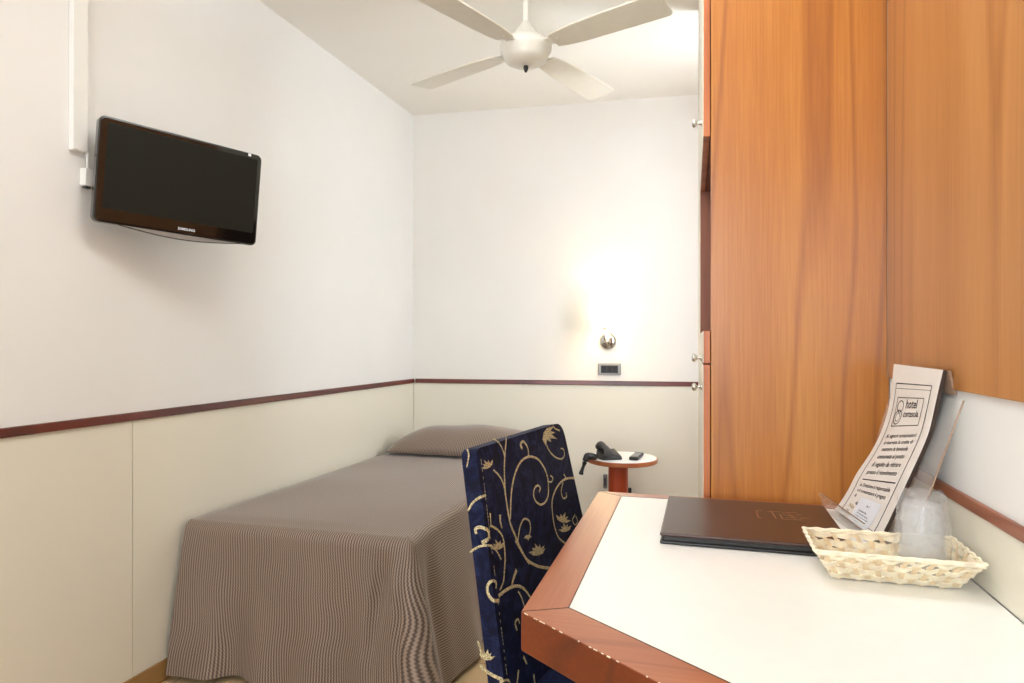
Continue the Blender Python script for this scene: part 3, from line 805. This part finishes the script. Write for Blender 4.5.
obj('plastic_film', bm, 'film', gl, smooth=True)['label'] = 'crinkled transparent film bag around the tumbler'

# ================= NOTICE on its acrylic stand
BL_, TL_ = Vector((.303, 1.580, 0)), Vector((.398, 1.522, 0)); BR_, TR_ = Vector((.334, 1.350, 0)), Vector((.412, 1.277, 0))
def vplane(px, py, p, q):
    n = (q-p).cross(UP).normalized(); return on_plane(px, py, p, n)
Lpx = [(835.5, 509), (840.5, 503), (848.7, 490), (857, 474), (871, 453), (881, 433.5), (888.5, 411), (892, 388), (894.5, 364)]
Rpx = [(878, 541), (884, 531), (896, 506), (909, 478), (921, 452), (929, 432), (934, 411), (938.5, 391), (943.5, 370)]
Ls = [vplane(*p, BL_, TL_) for p in Lpx]; Rs = [vplane(*p, BR_, TR_) for p in Rpx]
for p in Rs+Ls: p.z = max(p.z, DZ+.006)
LsS = smooth_path([tuple(p) for p in Ls], 5); RsS = smooth_path([tuple(p) for p in Rs], 5)
K = len(LsS)-1
def SV(u, v, off=0):      # v=0 top, 1 bottom
    t = (1-v)*K; i = min(K-1, max(0, int(t))); f = t-i
    l = Vector(LsS[i])*(1-f)+Vector(LsS[i+1])*f; r = Vector(RsS[i])*(1-f)+Vector(RsS[i+1])*f
    p = l*(1-u)+r*u
    if off:
        l0, r0, l1, r1 = Vector(LsS[i]), Vector(RsS[i]), Vector(LsS[i+1]), Vector(RsS[i+1])
        n = ((r0-l0).cross((l1-l0)+(r1-r0))).normalized()
        if n.dot(CAM-p) < 0: n = -n
        p = p+n*off
    return p
notice = thing('notice_board', 'curved printed hotel notice leaning in the clear stand at the desk corner', 'notice', tuple((BL_+BR_)/2+UP*DZ))
def sheet(bm, off0, off1, NU=6, NV=K):
    g = {}
    for i in range(NU+1):
        for j in range(NV+1):
            for s, o_ in enumerate((off0, off1)): g[i, j, s] = bm.verts.new(SV(i/NU, j/NV, o_))
    for i in range(NU):
        for j in range(NV):
            for s in (0, 1): bm.faces.new((g[i, j, s], g[i+1, j, s], g[i+1, j+1, s], g[i, j+1, s]))
    for j in range(NV):
        for i in (0, NU): bm.faces.new((g[i, j, 0], g[i, j+1, 0], g[i, j+1, 1], g[i, j, 1]))
    for i in range(NU):
        for j in (0, NV): bm.faces.new((g[i, j, 0], g[i+1, j, 0], g[i+1, j, 1], g[i, j, 1]))
bm = BM(); sheet(bm, .0002, .0012); paper = obj('printed_sheet', bm, 'paper', notice)
bm = BM(); sheet(bm, -.0065, 0.0001); obj('backing_board', bm, 'board_edge', notice)['label'] = 'dark brown edged backing'
bm = BM(); inkoff = .0016
def inkline(u0, v0, u1, v1, w=.006, n=12, mi=0):
    du, dv = u1-u0, v1-v0; horiz = abs(du) > abs(dv); prev = None
    for k in range(n+1):
        t = k/n; u, v = u0+du*t, v0+dv*t
        if horiz: a, b = SV(u, v-w*.35, inkoff), SV(u, v+w*.35, inkoff)
        else: a, b = SV(u-w*.5, v, inkoff), SV(u+w*.5, v, inkoff)
        q = (bm.verts.new(a), bm.verts.new(b))
        if prev: bm.faces.new((prev[0], q[0], q[1], prev[1])).material_index = mi
        prev = q
for (u0, v0, u1, v1, w) in ((.12, .10, .88, .10, .008), (.12, .125, .88, .125, .004), (.12, .10, .12, .93, .012), (.88, .10, .88, .93, .014), (.12, .93, .88, .93, .01),
        (.20, .175, .78, .175, .007), (.20, .335, .78, .335, .007), (.20, .175, .20, .335, .01), (.78, .175, .78, .335, .01), (.2, .655, .84, .655, .009)):
    inkline(u0, v0, u1, v1, w)
def ring(cu, cv, ru, rv, w=.9):
    prev = None
    for k in range(25):
        a = 2*PI*k/24; q = (bm.verts.new(SV(cu+ru*math.cos(a), cv+rv*math.sin(a), inkoff)), bm.verts.new(SV(cu+ru*w*math.cos(a), cv+rv*w*math.sin(a), inkoff)))
        if prev: bm.faces.new((prev[0], q[0], q[1], prev[1]))
        prev = q
ring(.30, .225, .075, .035, .84); ring(.29, .285, .085, .042, .86); ring(.29, .285, .05, .025, .84)
def nt_text(s, u, v, size, align='LEFT', squash=.62, mi=0):
    add_text(bm, s, size, lambda x, y: SV(u+x, v-y*squash, inkoff), align, mi)
nt_text('hotel', .42, .235, .12); nt_text('cortesola', .41, .285, .085)
for k, s in enumerate(('Ai signori consumatori', 'è riservata la scelta di', 'mettere la bevanda', 'consumata al posto', 'di seguito da ritirare', 'presso il ricevimento')):
    nt_text(s, .50, .405+k*.043, .068, 'CENTER', .5)
for k, s in enumerate(('La Direzione è responsabile', 'e il consumatore è pregato', 'di')): nt_text(s, .20, .70+k*.038, .054, 'LEFT', .55)
nt_text('No', .2, .86, .09, 'LEFT', .5, 1); nt_text('tel', .2, .90, .06, 'LEFT', .5)
nt_text('da', .3, .82, .05)
obj('printing', bm, ['ink', 'inkgold'], paper)
bm = BM()
def cardp(u, v, o_): return SV(.36+u*.42+v*-.03, .765+v*.215, o_)
gr = [[(bm.verts.new(cardp(i/6, j/6, .0022)), bm.verts.new(cardp(i/6, j/6, .0014))) for j in range(7)] for i in range(7)]
for s in (0, 1):
    for i in range(6):
        for j in range(6): bm.faces.new((gr[i][j][s], gr[i+1][j][s], gr[i+1][j+1][s], gr[i][j+1][s]))
for (s_, u, v) in (('N. 1', .45, .2), ('si avvisa che', .2, .38), ('le bevande sono', .2, .48), ('incluse nel servizio', .2, .58), ('fino alle ore', .2, .68), ('grazie', .3, .86)):
    add_text(bm, s_, .085, lambda x, y: cardp(u+x, v-y*.9, .0026), mi=1)
obj('attached_card', bm, ['card', 'ink'], notice)['label'] = 'small white card with a printed note'
# the sheet's top edge folded back over the stand
bm = BM()
a_, b_ = SV(.0, 0, -.004), SV(1, 0, -.004)
bd = Vector((.010, .004, -.042))
a_ = SV(.93, 0, -.004); bb = b_ + Vector((.006, -.004, 0))
hexa(bm, [a_+bd, bb+bd, bb+bd+Vector((-.004, 0, 0)), a_+bd+Vector((-.004, 0, 0)), a_, bb, bb+Vector((-.004, 0, 0)), a_+Vector((-.004, 0, 0))])
obj('back_flap', bm, 'acrylic_edge', notice)

st = thing('sign_stand', 'clear acrylic leaning stand holding the notice at the desk corner', 'sign stand', (.35, 1.43, DZ))
# back plate leaning against the wall
pa = Vector((.345, 1.254, DZ+.002)); pb = Vector((.345, 1.60, DZ+.002)); pc = Vector((.4205, 1.60, 1.056)); pd = Vector((.4205, 1.216, 1.056))
nn_ = (pb-pa).cross(pd-pa).normalized()*.0025
bm = BM(); hexa(bm, [pa, pb, pb+nn_, pa+nn_, pd, pc, pc+nn_, pd+nn_]); obj('back_plate', bm, 'acrylic', st)
bm = BM(); e_ = Vector((0, -.0015, 0)); hexa(bm, [pa+e_, pa+nn_+e_, pa+nn_, pa, pd+e_, pd+nn_+e_, pd+nn_, pd]); obj('plate_edge', bm, 'acrylic_edge', st)['label'] = 'brownish polished edge'
# front lip
la = Vector((.285, 1.600, DZ+.001)); lb = Vector((.318, 1.345, DZ+.001)); hgt = Vector((-.012, 0, .040)); th_ = Vector((.0025, 0, 0))
bm = BM(); hexa(bm, [la, lb, lb+th_, la+th_, la+hgt, lb+hgt, lb+th_+hgt, la+th_+hgt]); obj('front_lip', bm, 'acrylic', st)
bm = BM(); hexa(bm, [la+hgt, lb+hgt, lb+th_+hgt, la+th_+hgt, la+hgt+UP*.0015, lb+hgt+UP*.0015, lb+th_+hgt+UP*.0015, la+th_+hgt+UP*.0015]); obj('lip_edge', bm, 'acrylic_edge', st)
bm = BM(); hexa(bm, [la, lb, Vector((.345, 1.345, DZ+.001)), Vector((.345, 1.6, DZ+.001)), la+UP*.002, lb+UP*.002, Vector((.345, 1.345, DZ+.003)), Vector((.345, 1.6, DZ+.003))]); obj('base_plate', bm, 'acrylic', st)

# ================= ROUND TABLE, PHONE, REMOTE
tz = .54
tcn = at_z(622, 457, tz); tr = .186
rt = thing('round_side_table', 'small round side table with cream top and orange red column by the back wall', 'side table', (tcn.x, tcn.y, 0))
mt = Matrix.Translation((tcn.x, tcn.y, 0))
bm = BM(); lathe(bm, [(0, tz-.024), (tr-.004, tz-.024), (tr, tz-.021), (tr, tz-.003), (tr-.003, tz-.001), (0, tz-.001)], mt, 64); obj('tabletop', bm, 'desk_x', rt)
bm = BM(); lathe(bm, [(0, tz-.0012), (tr-.006, tz-.0012), (tr-.006, tz), (0, tz)], mt, 64); obj('top_laminate', bm, 'desk_white', rt)['label'] = 'cream laminate surface'
bm = BM(); lathe(bm, [(0, .03), (.052, .03), (.052, tz-.0245), (0, tz-.0245)], mt @ Matrix.Translation((-.02, 0, 0)), 40); obj('column', bm, 'redwood', rt, smooth=False)
bm = BM(); lathe(bm, [(0, 0), (.15, 0), (.15, .022), (.145, .03), (0, .03)], mt @ Matrix.Translation((-.02, 0, 0)), 48); obj('base', bm, 'redwood', rt)

ph = thing('telephone', 'dark grey desk telephone on the round side table beside the remote control', 'telephone', tuple(at_z(607, 459, tz)))
pc0 = at_z(609, 458.5, tz)
pm = Matrix.Translation(pc0) @ Matrix.Rotation(math.radians(28), 4, 'Z')
bm = BM()
hexa(bm, [pm @ Vector(v) for v in ((-.055, -.055, .001), (.055, -.055, .001), (.055, .055, .001), (-.055, .055, .001), (-.05, -.05, .02), (.05, -.05, .02), (.05, .05, .045), (-.05, .05, .045))])
obj('phone_base', bm, 'black', ph, bevel=.006, seg=3)
bm = BM(); hexa(bm, [pm @ Vector(v) for v in ((-.002, -.042, .0215), (.044, -.042, .0215), (.044, .035, .041), (-.002, .035, .041), (-.002, -.042, .0245), (.044, -.042, .0245), (.044, .035, .044), (-.002, .035, .044))])
obj('keypad', bm, 'dark_grey', ph, bevel=.001)
pts = [(-.026, -.07, .03), (-.026, -.06, .042), (-.026, -.03, .058), (-.026, .01, .066), (-.026, .05, .064), (-.026, .068, .05)]
bm = BM(); tube(bm, [pm @ Vector(p) for p in smooth_path(pts, 4)], [.019+.006*math.cos(2*PI*i/20.) for i in range(21)], 14)
obj('handset', bm, 'dark_grey', ph)['label'] = 'grey handset resting on its cradle'
# dark cord clump hanging over the edge of the table
e0 = at_z(601, 459, tz+.008); e1 = at_z(594.5, 458, tz+.015)
d0 = tcn + (e1-tcn).normalized()*(tr+.005)
hw = [at_z(596.5, 457.5, tz+.013), at_depth(592, 456.5, 3.37), at_depth(587.5, 456.8, 3.36), at_depth(585.2, 461, 3.35), at_depth(583.5, 466, 3.35), at_depth(581.6, 471.5, 3.35), at_depth(581.0, 474.5, 3.35)]
hw = smooth_path([tuple(p) for p in hw], 4)
bm = BM(); rr = [.010, .014, .017, .018, .018, .018, .019, .021, .021, .019, .017, .016, .015, .013, .011, .009, .008, .008, .0085, .009, .010, .0115, .0125, .012, .010]
tube(bm, hw, rr[:len(hw)], 12)
hd_o = obj('hanging_handset', bm, 'black', ph); hd_o['label'] = 'black handset dangling over the left edge of the table'
bm = BM(); cp = [pm @ Vector((-.05, .0, .012)), at_z(601, 458.8, tz+.006), at_z(597, 458.3, tz+.01)]
cp = smooth_path([tuple(p) for p in cp], 10); cp = [Vector(p)+Vector((0, .003*math.cos(i*1.9), .003*math.sin(i*1.9))) for i, p in enumerate(cp)]
tube(bm, cp, .0022, 6); obj('cord', bm, 'black', ph)

rc_ = at_z(636.5, 458, tz); rcz = thing('remote_control', 'black remote control with pale buttons on the round side table', 'remote control', tuple(rc_))
rm = Matrix.Translation(rc_) @ Matrix.Rotation(math.radians(-6), 4, 'Z')
bm = BM(); box(bm, -.024, .024, -.085, .085, .001, .018, mat=rm); obj('remote_body', bm, 'black', rcz, bevel=.006, seg=3)
bm = BM()
for i in range(3):
    for j in range(6): box(bm, -.0165+i*.0125, -.0085+i*.0125, -.055+j*.018, -.045+j*.018, .017, .0205, mat=rm)
obj('buttons', bm, 'btn', rcz, bevel=.001)

# wall fittings seen behind the table column
def on_back(px, py, off=0): return on_plane(px, py, LB+nb*off, nb)
for (x0, y0, x1, y1, nm, lb_, ct) in ((603.5, 474, 607.5, 487.5, 'wall_socket', 'small grey box on the back wall left of the side table column', 'socket'), (627, 487.5, 631.5, 494, 'cable_plug', 'small dark plug at the back wall right of the side table column', 'plug')):
    p = on_back((x0+x1)/2, (y0+y1)/2, .006); w = abs(on_back(x1, y0).x-on_back(x0, y0).x)/2; hh = abs(on_back(x0, y0).z-on_back(x0, y1).z)/2
    t_ = thing(nm, lb_, ct, tuple(p)); fmx = frame(p, db, UP)
    bm = BM(); box(bm, -w, w, -.03, 0, -hh, hh, mat=fmx); obj('housing', bm, 'grey_plastic' if nm == 'wall_socket' else 'black', t_, bevel=.003)
    bm = BM(); box(bm, -w*.5, w*.5, -.034, -.029, -hh*.6, hh*.6, mat=fmx); obj('cover', bm, 'dark_grey', t_, bevel=.001)

# ================= WALL LAMP and SWITCH
wlp = on_back(608, 341); lamp = thing('wall_lamp', 'lit chrome wall lamp with pale fabric shade on the back wall', 'wall lamp', tuple(wlp))
mt = frame(wlp, db, -nb); mt = frame(wlp, db, nb)
bm = BM(); lathe(bm, [(0, .0), (.050, .001), (.050, .008), (.046, .016), (.030, .026), (.012, .030), (0, .031)], frame(wlp, db, nb), 40); obj('wall_plate', bm, 'chrome', lamp, smooth=True)
lc = wlp + nb*.10 - db*.012
zsh0 = 1.15-(327.5-342)*0 + (342-327.5)/F*3.80; zsh1 = 1.15+(342-297)/F*3.80
bm = BM(); tube(bm, smooth_path([tuple(wlp+nb*.028), tuple(wlp+nb*.07-UP*.004-db*.006), tuple(lc+UP*.015), tuple(Vector((lc.x, lc.y, zsh0-.006)))], 6), .0065, 12); obj('arm', bm, 'chrome', lamp)
bm = BM(); lathe(bm, [(0, zsh0-.008), (.02, zsh0-.006), (.018, zsh0), (.012, zsh0+.035), (0, zsh0+.036)], Matrix.Translation((lc.x, lc.y, 0)), 24); obj('socket', bm, 'chrome', lamp, smooth=True)
M['shade'] = emis('glowing_shade', (255, 240, 205), 1.5)
bm = BM(); lathe(bm, [(.074, zsh0), (.060, zsh1), (.059, zsh1), (.073, zsh0)], Matrix.Translation((lc.x, lc.y, 0)), 48)
obj('lamp_shade', bm, 'shade', lamp, smooth=True)
M['bulb'] = emis('bulb', (255, 236, 200), 18)
bm = BM(); lathe(bm, [(0, zsh0+.036), (.014, zsh0+.04), (.022, zsh0+.07), (.018, zsh0+.09), (0, zsh0+.1)], Matrix.Translation((lc.x, lc.y, 0)), 20); obj('bulb', bm, 'bulb', lamp, smooth=True)
swp = on_back(609.5, 369.2); sw = thing('wall_switch', 'silver framed rectangular switch plate under the wall lamp', 'switch', tuple(swp))
fmx = frame(swp, db, UP)
bm = BM(); box(bm, -.066, .066, -.010, 0, -.035, .035, mat=fmx); obj('frame', bm, 'silver', sw, bevel=.006, seg=3)
bm = BM(); box(bm, -.050, .050, -.0125, -.009, -.023, .023, mat=fmx); obj('insert', bm, 'dark_grey', sw, bevel=.001)
bm = BM()
for k in range(3): box(bm, -.044+k*.031, -.017+k*.031, -.0155, -.012, -.018, .018, mat=fmx)
obj('rocker', bm, 'black', sw, bevel=.001)

# ================= TELEVISION
sc = .97
TLp, TRp = at_depth(98, 113, 1.974*sc), at_depth(262, 156, 2.347*sc); BLp, BRp = at_depth(94.5, 221, 1.985*sc), at_depth(256.5, 246, 2.352*sc)
exv = ((TRp-TLp)+(BRp-BLp)).normalized(); ezv = ((TLp-BLp)+(TRp-BRp)).normalized()
ctr = (TLp+TRp+BLp+BRp)/4; tm = frame(ctr, exv, ezv)
Wt = ((TRp-TLp).length+(BRp-BLp).length)/4; Ht = ((TLp-BLp).length+(TRp-BRp).length)/4
tv = thing('television', 'black flat screen television on a bracket high on the left wall', 'television', tuple(ctr))
# local y axis: ez x ex ; find which sign faces the camera
sgn = 1 if (tm.to_3x3() @ Vector((0, 1, 0))).dot(CAM-ctr) > 0 else -1
def tl(x, y, z): return tm @ Vector((x, y*sgn, z))
def rbox(bm, x0, x1, z0, z1, y0, y1, r=.018, n=6, mi=0):
    poly = []
    for (cx, cz, a0_) in ((x1-r, z1-r, 0), (x0+r, z1-r, PI/2), (x0+r, z0+r, PI), (x1-r, z0+r, 1.5*PI)):
        for k in range(n+1): a = a0_+PI/2*k/n; poly.append((cx+r*math.cos(a), cz+r*math.sin(a)))
    A_ = [bm.verts.new(tl(x, y0, z)) for x, z in poly]; B_ = [bm.verts.new(tl(x, y1, z)) for x, z in poly]
    bm.faces.new(A_).material_index = mi; bm.faces.new(B_[::-1]).material_index = mi
    for i in range(len(A_)): bm.faces.new((A_[i], A_[(i+1) % len(A_)], B_[(i+1) % len(A_)], B_[i])).material_index = mi
bm = BM(); rbox(bm, -Wt, Wt, -Ht, Ht, -.035, 0); obj('bezel', bm, 'black_gloss', tv, bevel=.006, seg=3)
bm = BM(); rbox(bm, -Wt+.022, Wt-.016, -Ht+.042, Ht-.018, 0.0002, .0016, r=.002); obj('screen', bm, 'screen', tv)
bm = BM(); rbox(bm, -Wt*.8, Wt*.8, -Ht*.75, Ht*.75, -.060, -.034, r=.03); obj('back_housing', bm, 'black', tv, bevel=.01)
bm = BM()   # curved chin with silver line
prevs = None
for k in range(25):
    x = -Wt*.72+1.5*Wt*k/24; t = k/24; dz = .016*math.sin(PI*t)
    q = [bm.verts.new(tl(x, -.004, -Ht+.004)), bm.verts.new(tl(x, -.004, -Ht-dz)), bm.verts.new(tl(x, -.026, -Ht-dz)), bm.verts.new(tl(x, -.026, -Ht+.004))]
    if prevs:
        for j in range(4): bm.faces.new((prevs[j], prevs[(j+1) % 4], q[(j+1) % 4], q[j]))
    prevs = q
chin = obj('chin', bm, 'silver', tv)
bm = BM(); tube(bm, [tl(-Wt*.72+1.5*Wt*k/24, -.004, -Ht-.016*math.sin(PI*k/24)) for k in range(25)], .0014, 6); obj('chin_edge', bm, 'black_gloss', chin)
bm = BM(); add_text(bm, 'SAMSUNG', .0115, lambda x, y: tl((x if sgn < 0 or True else -x)+Wt*.06, .0008, -Ht+.014+y), 'CENTER'); obj('logo', bm, 'card', tv)['label'] = 'white maker lettering under the screen'
bm = BM(); rbox(bm, Wt-.050, Wt-.040, Ht-.012, Ht-.003, .0002, .001, r=.001); obj('sticker', bm, 'card', tv)
# bracket to the wall
bm = BM(); pw = Vector((WL(1.80), 1.80, ctr.z)); fb = frame(pw, dl, UP)
pback = tl(0, -.062, 0); pw = Vector((WL(pback.y-.02), pback.y-.02, ctr.z)); fb = frame(pw, dl, UP)
box(bm, -.04, .04, -.012, -.0005, -.06, .06, mat=fb) if (fb.to_3x3() @ Vector((0, 1, 0))).dot(nl) < 0 else box(bm, -.04, .04, .0005, .012, -.06, .06, mat=fb)
tube(bm, [pw+nl*.01, (pw+pback)/2, pback+(tl(0, 0, 0)-tl(0, -.01, 0))*.4], .014, 12)
obj('wall_bracket', bm, 'grey_plastic', tv)

# cable duct + connector on left wall
def on_left(px, py, off=0): return on_plane(px, py, LB+nl*off, nl)
q0 = on_left(70.5, 150); q1 = on_left(84.5, 150); zb_ = on_left(77, 150, .02).z
duct = thing('cable_duct', 'white vertical cable duct running up the left wall above the television', 'cable duct', (q0.x, q0.y, zb_))
bm = BM(); off = nl*.022
def wbox(bm, ya, yb, z0, z1, o0, o1):
    p, q = along(ya), along(yb); a, b = nl*o0, nl*o1
    hexa(bm, [p+a+UP*z0, q+a+UP*z0, q+b+UP*z0, p+b+UP*z0, p+a+UP*z1, q+a+UP*z1, q+b+UP*z1, p+b+UP*z1])
wbox(bm, q0.y-.006, q1.y-.008, zb_, HC, .0005, .018); obj('duct_channel', bm, 'white_plastic', duct, bevel=.001)
bm = BM(); wbox(bm, q0.y-.008, q1.y-.006, zb_+.003, HC, .018, .021); obj('duct_cover', bm, 'white_plastic', duct, bevel=.001)
c0 = on_left(84.5, 168, .015); c1 = on_left(92.0, 187.5, .015)
jb = thing('connector_box', 'small white cable connector on the left wall beside the television', 'connector', (c0.x, c0.y, c1.z))
bm = BM(); wbox(bm, c0.y-.004, c1.y, c1.z, c0.z, .0005, .024); obj('connector_body', bm, 'white_plastic', jb, bevel=.003)
bm = BM(); wbox(bm, c0.y+.0, c0.y+.018, c1.z-.006, c1.z+.001, .006, .020); obj('connector_tip', bm, 'dark_grey', jb)
ym = (c0.y+c1.y)/2
cb = BM(); tube(cb, [along(ym)+nl*.012+UP*(c0.z-.004), along(ym)+nl*.012+UP*(zb_+.004)], .004, 10); obj('cable', cb, 'white_plastic', jb)
cb = BM(); tl0 = tl(-Wt+.0, -.038, Ht*.45)
pts = [tuple(along(ym)+nl*.010+UP*(zb_+.006)), tuple(along(ym+.03)+nl*.012+UP*(zb_-.018)), tuple(along(ym+.09)+nl*.02+UP*(zb_-.03)), tuple(tl0)]
tube(cb, smooth_path(pts, 6), .0018, 6); obj('thin_cable', cb, 'white_plastic', jb)

# ================= CEILING FAN
fc = Vector((-.627, 2.505, 0)); fan = thing('ceiling_fan', 'white four bladed ceiling fan hanging on a short rod', 'ceiling fan', (fc.x, fc.y, HC))
mt = Matrix.Translation(fc)
bm = BM(); lathe(bm, [(0, 2.395), (.011, 2.395), (.011, HC-.04), (.03, HC-.035), (.055, HC-.001), (0, HC-.001)], mt, 24); obj('down_rod', bm, 'fan_white', fan, smooth=False)
bm = BM(); lathe(bm, [(0, 2.402), (.016, 2.40), (.026, 2.388), (.048, 2.352), (.066, 2.336), (.092, 2.322), (.101, 2.306), (.101, 2.288), (.090, 2.276), (.088, 2.262), (.080, 2.248), (.058, 2.236), (.03, 2.231), (0, 2.230)], mt, 56); obj('motor_housing', bm, 'fan_white', fan, smooth=True)
bm = BM(); lathe(bm, [(0, 2.231), (.008, 2.23), (.010, 2.222), (.007, 2.212), (.004, 2.205), (0, 2.204)], mt, 16); obj('finial', bm, 'black', fan, smooth=True)
for kx in range(4):
    ang = math.radians(52 + 90*kx + math.degrees(TH))
    br = BM(); R_ = mt @ Matrix.Rotation(ang, 4, 'Z') @ Matrix.Translation((0, 0, 2.292)) @ Matrix.Rotation(math.radians(-8), 4, 'X')
    # blade outline: root narrow, widening, rounded tip.  local x radial; -y is the clockwise (raised) side
    poly = []
    r0_, r1_ = .130, .588
    side = [(r0_, .040), (.17, .050), (.24, .058), (.38, .064), (r1_-.018, .067)]
    top = [(x, y) for x, y in side] + [(r1_-.005, .063), (r1_, .050)]
    poly = top + [(x, -y) for x, y in reversed(top)]
    prism(br, poly, -.003, .003, mat=R_ @ Matrix.Translation((0, 0, 0)))
    for v in br.verts:
        l = (v.co - fc).xy.length
        v.co.z -= .004*((l-.13)/.47)**2
    bo = obj('blade', br, 'fan_blade', fan, bevel=.0015)
    bb_ = BM(); box(bb_, .085, .175, -.022, .022, .003, .007, mat=R_)
    for sy in (-.014, .014): lathe(bb_, [(0, -.0055), (.004, -.005), (.004, .008), (0, .008)], R_ @ Matrix.Translation((.155, sy, 0)), 10)
    obj('blade_bracket', bb_, 'fan_white', bo)

# ================= LIGHT
def area(name, loc, rot, sx, sy, power, col=(1, 1, 1), spread=None):
    l = bpy.data.lights.new(name, 'AREA'); l.shape = 'RECTANGLE'; l.size = sx; l.size_y = sy; l.energy = power; l.color = col
    o = bpy.data.objects.new(name, l); C.objects.link(o); o.location = loc; o.rotation_euler = rot; o['kind'] = 'structure'
    return o
area('front_fill_light', ((wx0+wx1)/2, YF-.14, (wz0+wz1)/2), (math.radians(90), 0, 0), wx1-wx0, wz1-wz0, 25, (.82, .925, 1.05))  # fill light added behind the viewer, set in the added window
area('side_window_daylight', (XR+.09, (gy0+gy1)/2, (gz0+gz1)/2), (0, math.radians(90), 0), gz1-gz0, gy1-gy0, 17, (.85, .94, 1.04))
# two added fill lamps, shaped as hanging bowls out of view, brighten the ceiling
M['opal'] = emis('opal_glass', (255, 244, 226), 1.0)
def fill_lamp(x, y, lz, power, label):
    cl = thing('added_fill_lamp', label, 'fill lamp', (x, y, HC)); T = Matrix.Translation((x, y, 0))
    bm = BM(); lathe(bm, [(0, lz-.06), (.08, lz-.055), (.14, lz-.03), (.17, lz), (.166, lz), (.137, lz-.027), (.078, lz-.05), (0, lz-.055)], T, 40); obj('opal_bowl', bm, 'opal', cl, smooth=True)
    bm = BM(); lathe(bm, [(0, lz-.056), (.005, lz-.056), (.005, HC-.02), (.03, HC-.012), (.035, HC-.001), (0, HC-.001)], T, 20); obj('rod', bm, 'white_plastic', cl)
    area('fill_uplight', (x, y, lz-.01), (PI, 0, 0), .24, .24, power, (.84, .935, 1.03))
fill_lamp(-.42, 1.22, 2.16, 14, 'added fill lamp, opal bowl hanging in front of the ceiling fan')
fill_lamp(-.45, -.55, 2.12, 3, 'added fill lamp, opal bowl hanging behind the viewer near the front wall')
pl_ = bpy.data.lights.new('wall_lamp_light', 'POINT'); pl_.energy = 1.1; pl_.color = (1, .80, .52); pl_.shadow_soft_size = .03
po = bpy.data.objects.new('wall_lamp_light', pl_); C.objects.link(po); po.location = (lc.x, lc.y, zsh0+.12); po['kind'] = 'structure'

W = bpy.data.worlds.new('World'); bpy.context.scene.world = W; W.use_nodes = True
W.node_tree.nodes['Background'].inputs[0].default_value = (1, .98, .95, 1); W.node_tree.nodes['Background'].inputs[1].default_value = 1.0

cam = bpy.data.cameras.new('camera'); co = bpy.data.objects.new('camera', cam); C.objects.link(co)
co.location = CAM; co.rotation_euler = (PI/2, 0, TH); cam.sensor_width = 36; cam.lens = F/1024*36; cam.clip_start = .02
cam.shift_y = (341.5-Y0)/1024*-1
sc_ = bpy.context.scene; sc_.camera = co
sc_.view_settings.view_transform = 'Standard'; sc_.view_settings.look = 'None'; sc_.view_settings.gamma = 1; sc_.view_settings.use_curve_mapping = False
sc_.view_settings.exposure = 1.06
